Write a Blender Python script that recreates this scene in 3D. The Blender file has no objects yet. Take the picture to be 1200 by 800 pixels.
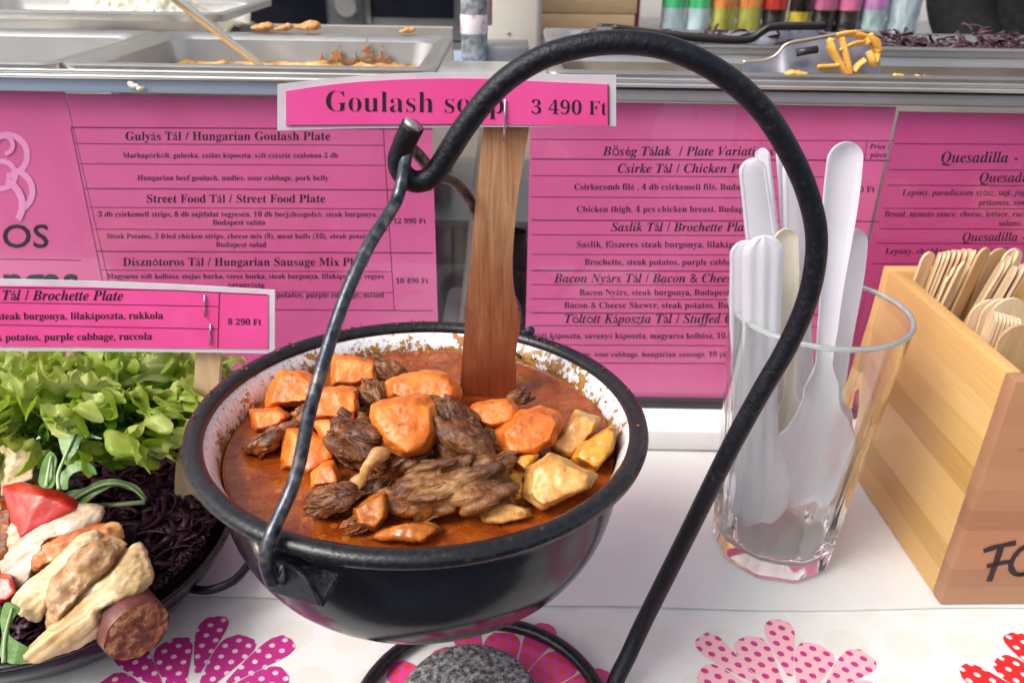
import bpy, bmesh, math, random
from mathutils import Vector, Matrix, noise
random.seed(7)
C = bpy.context.scene.collection
SC = bpy.context.scene
# ------------------------------------------------------------------ camera, sky, sun, exposure
FPX = 955.0; PITCH = math.radians(27.2); ROLL = math.radians(0.9); CAMZ = 0.32
sp, cp, sr, cr = math.sin(PITCH), math.cos(PITCH), math.sin(ROLL), math.cos(ROLL)
CAM = Vector((0, 0, CAMZ)); FWD = Vector((0, cp, -sp)); UP = Vector((0, sp, cp)); RT = Vector((1, 0, 0))
cam = bpy.data.cameras.new('camera'); camo = bpy.data.objects.new('camera', cam); C.objects.link(camo)
cx, cy, cz = RT * cr + UP * sr, UP * cr - RT * sr, -FWD
M4 = Matrix((cx, cy, cz)).transposed().to_4x4(); M4.translation = CAM; camo.matrix_world = M4
cam.sensor_width = 36; cam.lens = FPX * 36 / 1200; cam.clip_start = 0.01; cam.clip_end = 500
cam.dof.use_dof = True; cam.dof.focus_distance = 0.335; cam.dof.aperture_fstop = 19
SC.camera = camo
W = bpy.data.worlds.new('World'); SC.world = W; W.use_nodes = True
SUN_EL, SUN_AZ = math.radians(48), math.radians(-122)          # azimuth from +Y towards +X
nt = W.node_tree; bg = nt.nodes['Background']; sky = nt.nodes.new('ShaderNodeTexSky')
sky.sky_type = 'NISHITA'; sky.sun_disc = False; sky.sun_elevation = SUN_EL; sky.sun_rotation = SUN_AZ
sky.dust_density = 4.0; sky.ozone_density = 0.6; sky.air_density = 0.8
hs = nt.nodes.new('ShaderNodeHueSaturation'); hs.inputs['Saturation'].default_value = 0.45
nt.links.new(sky.outputs[0], hs.inputs['Color']); nt.links.new(hs.outputs[0], bg.inputs[0]); bg.inputs[1].default_value = 0.14
sl = bpy.data.lights.new('sun', 'SUN'); so = bpy.data.objects.new('sun', sl); C.objects.link(so)
sl.energy = 1.3; sl.angle = math.radians(24); sl.color = (1, 0.95, 0.88)
sv = Vector((math.cos(SUN_EL) * math.sin(SUN_AZ), math.cos(SUN_EL) * math.cos(SUN_AZ), math.sin(SUN_EL)))
so.rotation_euler = sv.to_track_quat('Z', 'Y').to_euler(); so.location = sv * 5
SC.view_settings.view_transform = 'Standard'; SC.view_settings.look = 'None'
SC.view_settings.exposure = 0.78; SC.view_settings.gamma = 1; SC.view_settings.use_curve_mapping = False
SC.render.engine = 'CYCLES'; SC.cycles.use_denoising = True
SC.cycles.max_bounces = 28; SC.cycles.transmission_bounces = 28; SC.cycles.diffuse_bounces = 5; SC.cycles.glossy_bounces = 8; SC.cycles.transparent_max_bounces = 16

# ------------------------------------------------------------------ helpers
def ray(px, py):
    u, v = (px - 600) / FPX, (400 - py) / FPX
    u, v = u * cr - v * sr, u * sr + v * cr
    return Vector((u, cp + v * sp, -sp + v * cp))
def PZ(px, py, z):
    d = ray(px, py); return CAM + d * ((z - CAMZ) / d.z)
def PY(px, py, Y):
    d = ray(px, py); return CAM + d * (Y / d.y)
def PD(px, py, t): return CAM + ray(px, py) * t
def tz(px, py, z):
    d = ray(px, py); return (z - CAMZ) / d.z
def tag(o, label=None, cat=None, group=None, kind=None):
    if label: o['label'] = label
    if cat: o['category'] = cat
    if group: o['group'] = group
    if kind: o['kind'] = kind
    return o
def thing(name, label, cat, loc=(0, 0, 0), rot=(0, 0, 0), group=None):
    o = bpy.data.objects.new(name, None); C.objects.link(o); o.location = loc; o.rotation_euler = rot
    o.empty_display_size = 0.01
    return tag(o, label, cat, group)
def obj(name, bm, mats, parent=None, smooth=True, local=False, auto=None):
    bmesh.ops.recalc_face_normals(bm, faces=bm.faces)
    me = bpy.data.meshes.new(name)
    for f in bm.faces: f.smooth = smooth
    if auto is not None:
        for e in bm.edges:
            if len(e.link_faces) == 2 and e.calc_face_angle(0) > math.radians(auto): e.smooth = False
    bm.to_mesh(me); bm.free()
    return link(name, me, mats, parent, local)
def link(name, me, mats, parent=None, local=False):
    for m in (mats if isinstance(mats, (list, tuple)) else [mats]): me.materials.append(m)
    o = bpy.data.objects.new(name, me); C.objects.link(o)
    if parent:
        o.parent = parent
        if not local:
            pm_ = Matrix.LocRotScale(parent.location, parent.rotation_euler, None)
            if parent.parent: pm_ = Matrix.Identity(4)
            o.matrix_parent_inverse = pm_.inverted()
    return o
def B(): return bmesh.new()
def box(bm, x0, x1, y0, y1, z0, z1, bev=0.0, seg=2, mi=0):
    vs = [bm.verts.new((x, y, z)) for x in (x0, x1) for y in (y0, y1) for z in (z0, z1)]
    fs = [bm.faces.new([vs[i] for i in f]) for f in ((0, 1, 3, 2), (4, 6, 7, 5), (0, 4, 5, 1), (2, 3, 7, 6), (0, 2, 6, 4), (1, 5, 7, 3))]
    for f in fs: f.material_index = mi
    if bev:
        es = {e for f in fs for e in f.edges}
        r = bmesh.ops.bevel(bm, geom=list(es), offset=bev, segments=seg, profile=0.5, affect='EDGES')
        for f in r['faces']: f.material_index = mi
    return bm
def hexa(bm, lo, hi, bev=0.0):
    """solid from two quads (bottom, top) given as lists of 4 points"""
    a = [bm.verts.new(p) for p in lo]; b = [bm.verts.new(p) for p in hi]
    fs = [bm.faces.new(a[::-1]), bm.faces.new(b)] + [bm.faces.new((a[i], a[(i + 1) % 4], b[(i + 1) % 4], b[i])) for i in range(4)]
    if bev: bmesh.ops.bevel(bm, geom=list({e for f in fs for e in f.edges}), offset=bev, segments=2, profile=0.5, affect='EDGES')
    return bm
def spl(pts, n=8, closed=False):
    pts = [Vector(p) for p in pts]; out = []; N = len(pts)
    for i in range(N if closed else N - 1):
        g = lambda k: pts[k % N] if closed else pts[max(0, min(N - 1, k))]
        p0, p1, p2, p3 = g(i - 1), g(i), g(i + 1), g(i + 2)
        for j in range(n):
            t = j / n
            out.append(0.5 * ((2 * p1) + (p2 - p0) * t + (2 * p0 - 5 * p1 + 4 * p2 - p3) * t * t + (3 * p1 - p0 - 3 * p2 + p3) * t ** 3))
    if not closed: out.append(pts[-1])
    return out
def tube(bm, pts, r, n=14, closed=False, caps=True, flat=1.0):
    pts = [Vector(p) for p in pts]; N = len(pts)
    rs = r if isinstance(r, (list, tuple)) else [r] * N
    nrm = None; rings = []
    for i, p in enumerate(pts):
        a = pts[(i - 1) % N] if closed else pts[max(0, i - 1)]; b = pts[(i + 1) % N] if closed else pts[min(N - 1, i + 1)]
        t = (b - a).normalized()
        if nrm is None:
            nrm = t.orthogonal().normalized()
        nrm = (nrm - t * nrm.dot(t)).normalized(); bn = t.cross(nrm)
        rings.append([bm.verts.new(p + (nrm * math.cos(2 * math.pi * k / n) * flat + bn * math.sin(2 * math.pi * k / n)) * rs[i]) for k in range(n)])
    for i in range(N if closed else N - 1):
        A, Bq = rings[i], rings[(i + 1) % N]
        for k in range(n): bm.faces.new((A[k], A[(k + 1) % n], Bq[(k + 1) % n], Bq[k]))
    if caps and not closed: bm.faces.new(rings[0][::-1]); bm.faces.new(rings[-1])
    return bm
def lathe(bm, prof, c=(0, 0, 0), n=72, fn=None, closed=False):
    """prof = [(r,z)]; fn(v) maps a local vector to the world"""
    rings = []
    for r, z in prof:
        if r < 1e-6:
            p = Vector((0, 0, z)); rings.append([bm.verts.new((fn(p) if fn else p + Vector(c)))]); continue
        ring = []
        for k in range(n):
            a = 2 * math.pi * k / n; p = Vector((r * math.cos(a), r * math.sin(a), z))
            ring.append(bm.verts.new(fn(p) if fn else p + Vector(c)))
        rings.append(ring)
    pairs = list(zip(rings, rings[1:])) + ([(rings[-1], rings[0])] if closed else [])
    for A, Bq in pairs:
        for k in range(n):
            k2 = (k + 1) % n
            if len(A) == 1 and len(Bq) == 1: continue
            if len(A) == 1: bm.faces.new((A[0], Bq[k], Bq[k2]))
            elif len(Bq) == 1: bm.faces.new((A[k], A[k2], Bq[0]))
            else: bm.faces.new((A[k], A[k2], Bq[k2], Bq[k]))
    return bm
def slab(bm, poly, off):
    """closed polygon (3D points) given thickness by the vector off"""
    off = Vector(off); a = [bm.verts.new(p) for p in poly]; b = [bm.verts.new(Vector(p) + off) for p in poly]; n = len(a)
    bm.faces.new(a); bm.faces.new(b[::-1])
    for i in range(n): bm.faces.new((a[i], b[i], b[(i + 1) % n], a[(i + 1) % n]))
    return bm
def evalmesh(o):
    dg = bpy.context.evaluated_depsgraph_get()
    return bpy.data.meshes.new_from_object(o.evaluated_get(dg))
def remesh(bm, vox, it, fac=0.5):
    """round a rough solid into one smooth skin"""
    me = bpy.data.meshes.new('tmp'); bm.to_mesh(me); bm.free()
    o = bpy.data.objects.new('tmp', me); C.objects.link(o)
    m = o.modifiers.new('r', 'REMESH'); m.mode = 'VOXEL'; m.voxel_size = vox
    s = o.modifiers.new('s', 'SMOOTH'); s.factor = fac; s.iterations = it
    r = evalmesh(o); bpy.data.objects.remove(o); bpy.data.meshes.remove(me)
    for p in r.polygons: p.use_smooth = True
    return r
def rough(me, amp, scale, seed=0, stretch=(1, 1, 1), rot=None, ridged=False):
    off = Vector((seed * 3.7, seed * 1.3, seed * 2.1)); st = Vector(stretch)
    ns = [v.normal.copy() for v in me.vertices]
    for v, n in zip(me.vertices, ns):
        q = v.co.copy()
        if rot: q = rot @ q
        q = Vector((q.x * st.x, q.y * st.y, q.z * st.z)) * scale + off
        k = noise.fractal(q, 0.8, 2.1, 4)
        if ridged: k = 0.5 - abs(k) * 1.6
        v.co += n * (amp * k)

# ------------------------------------------------------------------ materials
class NT:
    def __init__(s, name):
        s.m = bpy.data.materials.new(name); s.m.use_nodes = True; s.t = s.m.node_tree; s.b = s.t.nodes['Principled BSDF']
    def n(s, typ, **kw):
        x = s.t.nodes.new(typ)
        for k, v in kw.items(): setattr(x, k, v)
        return x
    def l(s, a, b): s.t.links.new(a, b)
    def math(s, op, a, b=None, c=None):
        x = s.n('ShaderNodeMath', operation=op)
        for i, v in enumerate((a, b, c)):
            if v is None: continue
            if isinstance(v, (int, float)): x.inputs[i].default_value = v
            else: s.l(v, x.inputs[i])
        return x.outputs[0]
    def coord(s, scale=(1, 1, 1), rot=(0, 0, 0)):
        tc = s.n('ShaderNodeTexCoord'); mp = s.n('ShaderNodeMapping')
        mp.inputs['Scale'].default_value = scale; mp.inputs['Rotation'].default_value = rot
        s.l(tc.outputs['Object'], mp.inputs[0]); return mp.outputs[0]
    def noise(s, vec, scale, detail=4, rough_=0.55, dist=0.0):
        x = s.n('ShaderNodeTexNoise'); x.inputs['Scale'].default_value = scale; x.inputs['Detail'].default_value = detail
        x.inputs['Roughness'].default_value = rough_; x.inputs['Distortion'].default_value = dist; s.l(vec, x.inputs['Vector']); return x.outputs['Fac']
    def ramp(s, fac, stops):
        x = s.n('ShaderNodeValToRGB'); e = x.color_ramp.elements
        while len(e) < len(stops): e.new(0.5)
        for i, (p, c) in enumerate(stops): e[i].position = p; e[i].color = (*c, 1) if len(c) == 3 else c
        s.l(fac, x.inputs[0]); return x.outputs[0]
    def mix(s, f, a, b):
        x = s.n('ShaderNodeMix', data_type='RGBA')
        for i, v in ((0, f), (6, a), (7, b)):
            if isinstance(v, (int, float)): x.inputs[i].default_value = v
            elif isinstance(v, tuple): x.inputs[i].default_value = (*v, 1)
            else: s.l(v, x.inputs[i])
        return x.outputs[2]
    def bump(s, h, strength, dist=0.001):
        x = s.n('ShaderNodeBump'); x.inputs['Strength'].default_value = strength; x.inputs['Distance'].default_value = dist
        s.l(h, x.inputs['Height']); s.l(x.outputs[0], s.b.inputs['Normal']); return x
    def set(s, **kw):
        for k, v in kw.items():
            k = k.replace('_', ' ')
            if isinstance(v, (int, float)): s.b.inputs[k].default_value = v
            elif isinstance(v, tuple): s.b.inputs[k].default_value = (*v, 1) if len(v) == 3 and 'Radius' not in k else v
            else: s.l(v, s.b.inputs[k])
        return s
def pm(name, stops, scale=60, rgh=0.5, metal=0, bump=0, bscale=200, stretch=(1, 1, 1), rot=(0, 0, 0), coat=0, sss=0, sssr=(0.004, 0.002, 0.001), spec=0.5, rvar=0, detail=5, dist=0, bdist=0.001, trans=0, alpha=1):
    t = NT(name); v = t.coord(stretch, rot); f = t.noise(v, scale, detail, 0.6, dist)
    if not isinstance(stops[0][1], tuple): stops = [(0.35, stops[0]), (0.65, stops[1])]
    t.set(Base_Color=t.ramp(f, stops), Roughness=rgh, Metallic=metal, Coat_Weight=coat, Subsurface_Weight=sss, Transmission_Weight=trans, Alpha=alpha)
    t.b.inputs['Specular IOR Level'].default_value = spec
    if sss: t.b.inputs['Subsurface Radius'].default_value = sssr; t.b.inputs['Subsurface Scale'].default_value = 1
    if rvar: t.set(Roughness=t.math('MULTIPLY_ADD', f, rvar, rgh - rvar / 2))
    if bump: t.bump(t.noise(v, bscale, 5, 0.6), bump, bdist)
    return t.m
M = {}
M['asphalt'] = pm('asphalt', [(0.045, 0.045, 0.047), (0.075, 0.073, 0.07)], 3, 0.9)
M['sheet'] = pm('white paper sheet', [(0.66, 0.655, 0.645), (0.70, 0.695, 0.685)], 18, 0.5, bump=0.4, bscale=22, bdist=0.003)
M['ledge'] = pm('white plastic', [(0.80, 0.80, 0.80), (0.84, 0.84, 0.84)], 20, 0.4, bump=.1, bscale=40)
M['wood_plain'] = pm('plain wood', [(0.45, 0.3, 0.17), (0.55, 0.38, 0.22)], 30, 0.6, stretch=(1, 8, 8))
M['enamel'] = pm('black enamel', [(0.010, 0.011, 0.018), (0.016, 0.017, 0.026)], 60, 0.17, bump=0.10, bscale=90, rvar=0.12, spec=0.2)
M['iron'] = pm('black painted iron', [(0.3, (0.004, 0.005, 0.008)), (0.6, (0.009, 0.010, 0.015)), (0.72, (0.04, 0.034, 0.03))], 420, 0.36, bump=0.7, bscale=650, rvar=0.25, bdist=0.0006, spec=0.28)
M['iron_worn'] = pm('worn black enamel edge', [(0.44, (0.006, 0.007, 0.010)), (0.62, (0.014, 0.013, 0.014)), (0.72, (0.06, 0.042, 0.028))], 420, 0.30, bump=0.45, bscale=420, bdist=0.0006, rvar=0.25, spec=0.5)
M['bail'] = pm('worn steel wire', [(0.36, (0.022, 0.027, 0.040)), (0.54, (0.085, 0.092, 0.11)), (0.68, (0.26, 0.22, 0.17))], 200, 0.30, metal=0.65, bump=0.3, bscale=420, bdist=0.0006, rvar=0.2)
M['bare_steel'] = pm('bare steel', [(0.45, 0.42, 0.38), (0.6, 0.57, 0.52)], 300, 0.35, metal=0.9)
M['steel'] = pm('brushed steel', [(0.80, 0.79, 0.77), (0.86, 0.85, 0.83)], 22, 0.33, metal=1.0, rvar=0.16)
M['steel_blue'] = pm('greasy steel', [(0.42, 0.42, 0.50), (0.58, 0.57, 0.62)], 60, 0.3, metal=0.85, rvar=.2)
M['steel_brown'] = pm('steel with brown reflection tint', [(0.42, 0.33, 0.24), (0.60, 0.50, 0.38)], 14, 0.36, metal=0.9)  # reflected brown of the surroundings put into the steel colour
M['steel_dull'] = pm('dull steel', [(0.3, 0.3, 0.31), (0.38, 0.38, 0.385)], 20, 0.45, metal=0.9)
M['blue_band'] = pm('blue grey band', [(0.30, 0.37, 0.50), (0.36, 0.42, 0.53)], 8, 0.4)
M['grey_band'] = pm('grey band', [(0.20, 0.20, 0.22), (0.26, 0.26, 0.28)], 8, 0.4)
M['navy'] = pm('dark frame', [(0.02, 0.022, 0.03), (0.03, 0.032, 0.04)], 30, 0.4)
M['ink'] = pm('black ink', [(0.012, 0.008, 0.012), (0.02, 0.012, 0.018)], 300, 0.55)
M['ink_soft'] = pm('thin printed line', [(0.10, 0.012, 0.05), (0.14, 0.02, 0.07)], 300, 0.55)
def menu_mat(name, a, b):
    t = NT(name); v = t.coord(); f = t.noise(v, 14, 4, 0.5); g = t.noise(v, 900, 2)
    t.set(Base_Color=t.mix(t.math('MULTIPLY', g, 0.12), t.ramp(f, [(0.3, a), (0.7, b)]), (1, 0.4, 0.7)), Roughness=0.32, Coat_Weight=0.6, Coat_Roughness=0.08)
    t.bump(t.noise(t.coord((2.2, 1, .6)), 9, 3), 0.35, 0.006); return t.m
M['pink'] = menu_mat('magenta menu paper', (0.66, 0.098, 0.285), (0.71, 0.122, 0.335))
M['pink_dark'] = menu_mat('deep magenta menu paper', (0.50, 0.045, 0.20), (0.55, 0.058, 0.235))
M['pink_light'] = pm('pale pink print', [(0.82, 0.28, 0.54), (0.86, 0.34, 0.60)], 60, 0.35, coat=0.3)
M['hot_pink'] = pm('hot pink card', [(0.86, 0.075, 0.31), (0.90, 0.10, 0.37)], 40, 0.35, coat=0.4)
M['laminate'] = pm('clear laminate margin', [(0.62, 0.58, 0.62), (0.72, 0.68, 0.72)], 60, 0.2, coat=0.4, bump=.15, bscale=60)
M['staple'] = pm('staple wire', [(0.55, 0.58, 0.66), (0.7, 0.72, 0.8)], 100, 0.25, metal=1)
M['board_pale'] = pm('pale wooden stick', [(0.60, 0.40, 0.22), (0.70, 0.50, 0.29)], 40, 0.6, stretch=(8, 8, 1), bump=.1)
def paddle_mat():
    t = NT('sauce stained wood'); v = t.coord((14, 14, 1)); f = t.noise(v, 20, 6, 0.7, 1.0)
    base = t.ramp(f, [(0.32, (0.24, 0.095, 0.040)), (0.45, (0.40, 0.19, 0.09)), (0.6, (0.50, 0.27, 0.14)), (0.72, (0.58, 0.36, 0.21))])
    g = t.n('ShaderNodeNewGeometry'); sx = t.n('ShaderNodeSeparateXYZ'); t.l(g.outputs['Position'], sx.inputs[0])
    n2 = t.noise(t.coord((1, 1, .5)), 60, 4); z = t.math('ADD', sx.outputs['Z'], t.math('MULTIPLY', t.math('SUBTRACT', n2, 0.5), 0.05))
    fac = t.ramp(t.math('MULTIPLY_ADD', z, -1 / 0.075, 0.215 / 0.075), [(0.0, (0, 0, 0)), (0.45, (0.55, 0.55, 0.55)), (1.0, (1, 1, 1))])
    col = t.mix(fac, base, t.ramp(f, [(0.3, (0.13, 0.022, 0.007)), (0.7, (0.25, 0.05, 0.015))]))
    t.set(Base_Color=col, Roughness=0.42); t.bump(f, 0.25, 0.0006); return t.m
M['paddle'] = paddle_mat()
def enamel_white():
    t = NT('stained white enamel'); v = t.coord(); g = t.n('ShaderNodeNewGeometry'); sx = t.n('ShaderNodeSeparateXYZ'); t.l(g.outputs['Position'], sx.inputs[0])
    fleck = t.noise(t.coord((1, 1, .35)), 650, 3, 0.6)
    base = t.ramp(fleck, [(0.32, (0.46, 0.47, 0.55)), (0.46, (0.74, 0.74, 0.76)), (0.7, (0.82, 0.81, 0.81))])
    n1 = t.noise(v, 70, 4, 0.65); n2 = t.noise(v, 420, 3, 0.6)
    hgt = t.math('MULTIPLY_ADD', sx.outputs['Z'], 1 / 0.012, -0.1285 / 0.012)            # 0 at the soup, 1 at the lip
    amount = t.math('SUBTRACT', t.math('ADD', t.math('MULTIPLY', n1, 1.5), t.math('MULTIPLY', n2, 1.0)), t.math('MULTIPLY', hgt, 0.40))
    m1 = t.ramp(t.math('MULTIPLY', amount, 0.5), [(0.495, (0, 0, 0)), (0.535, (1, 1, 1))])
    stain = t.ramp(n2, [(0.35, (0.16, 0.05, 0.008)), (0.65, (0.42, 0.20, 0.03))])
    t.set(Base_Color=t.mix(m1, base, stain), Roughness=t.math('MULTIPLY_ADD', m1, 0.25, 0.2)); t.bump(t.math('ADD', m1, n2), 0.3, 0.0005); return t.m
M['enamel_white'] = enamel_white()
def soup_mat():
    t = NT('paprika broth'); v = t.coord(); f = t.noise(v, 62, 6, 0.68, 0.25); g = t.noise(v, 520, 3, 0.6)
    col = t.ramp(f, [(0.30, (0.13, 0.017, 0.002)), (0.48, (0.25, 0.045, 0.005)), (0.62, (0.36, 0.085, 0.010)), (0.76, (0.46, 0.150, 0.022))])
    vo = t.n('ShaderNodeTexVoronoi'); vo.inputs['Scale'].default_value = 165; t.l(t.coord(), vo.inputs['Vector'])
    oil = t.math('MULTIPLY', t.ramp(vo.outputs['Distance'], [(0.22, (1, 1, 1)), (0.27, (0, 0, 0))]), t.ramp(t.noise(v, 26, 2), [(0.44, (0, 0, 0)), (0.54, (1, 1, 1))]))
    col = t.mix(t.math('MULTIPLY', oil, 0.6), col, (0.50, 0.15, 0.014)); fl = t.ramp(g, [(0.66, (0, 0, 0)), (0.70, (1, 1, 1))]); col = t.mix(fl, col, (0.10, 0.014, 0.004))
    t.set(Base_Color=col, Roughness=0.045, Coat_Weight=0.35, Coat_Roughness=0.02); t.bump(t.math('ADD', f, t.math('MULTIPLY', oil, 0.10)), 0.5, 0.005); return t.m
M['soup'] = soup_mat()
def food(name, stops, scale, rgh, bump, bscale, sss=0.12, stretch=(1, 1, 1), coat=0.12, bdist=0.0008, spots=None, sauce=None, axis=None):
    t = NT(name); v = t.coord(stretch); f = t.noise(v, scale, 5, 0.6, 0.4); col = t.ramp(f, stops)
    if spots:
        s = t.noise(t.coord(), spots[0], 2, 0.5); col = t.mix(t.ramp(s, [(spots[1], (0, 0, 0)), (spots[1] + 0.05, (1, 1, 1))]), col, spots[2])
    if axis:                                                        # veins running along the piece
        d_ = Vector(axis).normalized(); e_ = d_.orthogonal().normalized(); f3 = d_.cross(e_); tc = t.n('ShaderNodeTexCoord'); cb = t.n('ShaderNodeCombineXYZ')
        for k_, (a_, w_) in enumerate(((d_, .07), (e_, 1), (f3, 1))):
            vm = t.n('ShaderNodeVectorMath', operation='DOT_PRODUCT'); t.l(tc.outputs['Object'], vm.inputs[0]); vm.inputs[1].default_value = tuple(a_ * w_); t.l(vm.outputs['Value'], cb.inputs[k_])
        vein = t.noise(cb.outputs[0], 420, 3, 0.5); col = t.mix(t.ramp(vein, [(0.46, (0.34, 0.34, 0.34)), (0.60, (0, 0, 0))]), col, tuple(c * .55 for c in stops[0][1]))
    rg = t.math('MULTIPLY_ADD', t.noise(t.coord(), 140, 3), 0.5, rgh - 0.12)
    if sauce:
        ge = t.n('ShaderNodeNewGeometry'); sz = t.n('ShaderNodeSeparateXYZ'); t.l(ge.outputs['Position'], sz.inputs[0]); n4 = t.noise(t.coord(), 150, 4, 0.65)
        hz = t.math('ADD', t.math('MULTIPLY_ADD', sz.outputs['Z'], -1 / 0.010, (0.1292 + sauce) / 0.010), t.math('MULTIPLY_ADD', n4, 4.2, -2.1))
        n5 = t.noise(t.coord(), 75, 5, 0.7, 0.8); film = t.ramp(n5, [(0.50, (0, 0, 0)), (0.66, (0.75, 0.75, 0.75))])
        m = t.math('MAXIMUM', t.ramp(hz, [(0.30, (0, 0, 0)), (0.62, (1, 1, 1))]), film); col = t.mix(t.math('MULTIPLY', m, 0.80), col, t.ramp(n4, [(0.4, (0.17, 0.032, 0.004)), (0.6, (0.36, 0.10, 0.012))]))
        rg = t.math('MULTIPLY', rg, t.math('MULTIPLY_ADD', m, -0.55, 1.0))
    t.set(Base_Color=col, Roughness=rg, Coat_Weight=coat, Coat_Roughness=0.2, Subsurface_Weight=sss)
    t.b.inputs['Subsurface Radius'].default_value = (0.004, 0.0018, 0.0008); t.b.inputs['Subsurface Scale'].default_value = 1
    t.bump(t.math('ADD', t.noise(v, bscale, 4, 0.65), vein) if axis else t.noise(v, bscale, 4, 0.65), bump, bdist); return t.m
M['carrot'] = food('stewed carrot', [(0.3, (0.60, 0.11, 0.010)), (0.5, (0.78, 0.19, 0.022)), (0.75, (0.82, 0.28, 0.05))], 90, 0.32, 0.5, 420, coat=0.05, spots=(330, 0.69, (0.25, 0.05, 0.01)), sauce=.007)
M['carrot_red'] = food('broth soaked carrot', [(0.3, (0.45, 0.10, 0.008)), (0.52, (0.62, 0.19, 0.02)), (0.75, (0.70, 0.28, 0.04))], 90, 0.25, 0.3, 420, sauce=.012)
M['potato'] = food('stewed potato', [(0.3, (0.50, 0.21, 0.04)), (0.52, (0.66, 0.36, 0.10)), (0.75, (0.74, 0.46, 0.16))], 110, 0.28, 0.35, 380, spots=(300, 0.70, (0.35, 0.12, 0.02)), sauce=.007)
M['potato_gold'] = food('golden potato', [(0.3, (0.55, 0.20, 0.015)), (0.5, (0.74, 0.34, 0.04)), (0.75, (0.80, 0.45, 0.09))], 110, 0.28, 0.35, 380, sauce=.007)
M['meat'] = food('stewed beef', [(0.3, (0.030, 0.009, 0.003)), (0.46, (0.095, 0.028, 0.007)), (0.60, (0.19, 0.070, 0.018)), (0.76, (0.36, 0.165, 0.05))], 85, 0.30, 0.9, 620, 0.06, coat=0.08, bdist=0.0007, sauce=.011)
M['meat_pale'] = food('pale stewed beef', [(0.3, (0.05, 0.016, 0.005)), (0.46, (0.125, 0.042, 0.010)), (0.60, (0.24, 0.10, 0.026)), (0.76, (0.42, 0.22, 0.075))], 85, 0.30, 0.9, 620, 0.06, coat=0.08, bdist=0.0007, sauce=.011)
M['fat'] = food('beef fat', [(0.3, (0.40, 0.18, 0.05)), (0.7, (0.60, 0.34, 0.13))], 150, 0.25, 0.4, 300, 0.2)
M['pepper'] = food('red pepper', [(0.3, (0.40, 0.012, 0.008)), (0.5, (0.58, 0.025, 0.014)), (0.68, (0.66, 0.09, 0.05)), (0.8, (0.70, 0.25, 0.15))], 60, 0.26, 0.4, 110, 0.15, coat=0.3)
M['onion'] = food('grilled onion', [(0.28, (0.52, 0.26, 0.09)), (0.42, (0.66, 0.46, 0.22)), (0.55, (0.74, 0.58, 0.34)), (0.7, (0.78, 0.68, 0.47))], 55, 0.3, 0.3, 70, 0.3, (1, 1, 0.5), spots=(60, 0.68, (0.42, 0.16, 0.05)), axis=(.76, .30, .58))
M['onion_white'] = food('white onion', [(0.28, (0.48, 0.24, 0.10)), (0.40, (0.66, 0.48, 0.31)), (0.55, (0.70, 0.57, 0.42)), (0.7, (0.74, 0.64, 0.50))], 50, 0.3, 0.25, 70, 0.3, spots=(55, 0.63, (0.36, 0.12, 0.03)), axis=(.80, .26, .52))
M['chicken'] = food('grilled chicken', [(0.28, (0.20, 0.075, 0.025)), (0.44, (0.40, 0.21, 0.085)), (0.6, (0.54, 0.35, 0.18)), (0.75, (0.60, 0.45, 0.28))], 75, 0.32, 0.7, 260, 0.12, (1, 1, 1.8), spots=(70, .62, (.16, .05, .018)))
M['bacon'] = food('grilled bacon', [(0.3, (0.42, 0.06, 0.025)), (0.5, (0.62, 0.22, 0.07)), (0.75, (0.78, 0.50, 0.25))], 55, 0.3, 0.4, 150, 0.1)
M['sausage_skin'] = food('sausage skin', [(0.3, (0.075, 0.016, 0.012)), (0.55, (0.15, 0.036, 0.026)), (0.75, (0.26, 0.09, 0.065))], 160, 0.38, 0.5, 260, 0.04)
M['sausage_cut'] = food('sausage cut face', [(0.40, (0.11, 0.022, 0.008)), (0.49, (0.25, 0.060, 0.016)), (0.55, (0.34, 0.11, 0.035)), (0.62, (0.55, 0.28, 0.13))], 210, 0.5, 0.8, 420, 0.04)
def leaf_mat(name, stops, scale, tr, rgh=0.35, bmp=0.5):
    t = NT(name); v = t.coord(); f = t.noise(v, scale, 4, 0.6); col = t.ramp(f, stops); t.set(Base_Color=col, Roughness=rgh)
    t.bump(t.noise(v, 160, 3), bmp, 0.0015)
    tl = t.n('ShaderNodeBsdfTranslucent'); t.l(col, tl.inputs[0]); mx = t.n('ShaderNodeMixShader'); mx.inputs[0].default_value = tr
    t.l(t.b.outputs[0], mx.inputs[1]); t.l(tl.outputs[0], mx.inputs[2]); t.l(mx.outputs[0], t.t.nodes['Material Output'].inputs[0]); return t.m
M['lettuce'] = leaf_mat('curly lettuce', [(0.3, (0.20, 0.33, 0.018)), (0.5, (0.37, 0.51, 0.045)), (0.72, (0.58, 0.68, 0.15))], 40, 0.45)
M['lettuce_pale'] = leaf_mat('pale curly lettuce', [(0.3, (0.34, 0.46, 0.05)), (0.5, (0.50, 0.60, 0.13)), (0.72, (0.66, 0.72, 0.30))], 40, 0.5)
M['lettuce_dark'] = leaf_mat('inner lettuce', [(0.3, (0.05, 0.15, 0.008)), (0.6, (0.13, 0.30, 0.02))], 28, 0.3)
M['rocket'] = leaf_mat('rocket leaf', [(0.3, (0.10, 0.24, 0.045)), (0.6, (0.20, 0.38, 0.10))], 60, 0.25)
M['rocket_rib'] = leaf_mat('rocket rib', [(0.3, (0.42, 0.55, 0.25)), (0.6, (0.55, 0.66, 0.36))], 60, 0.2)
M['cabbage'] = pm('red cabbage', [(0.3, (0.012, 0.004, 0.009)), (0.52, (0.042, 0.010, 0.022)), (0.72, (0.13, 0.05, 0.065))], 120, 0.42, bump=0.6, bscale=300, spec=0.35)
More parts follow.
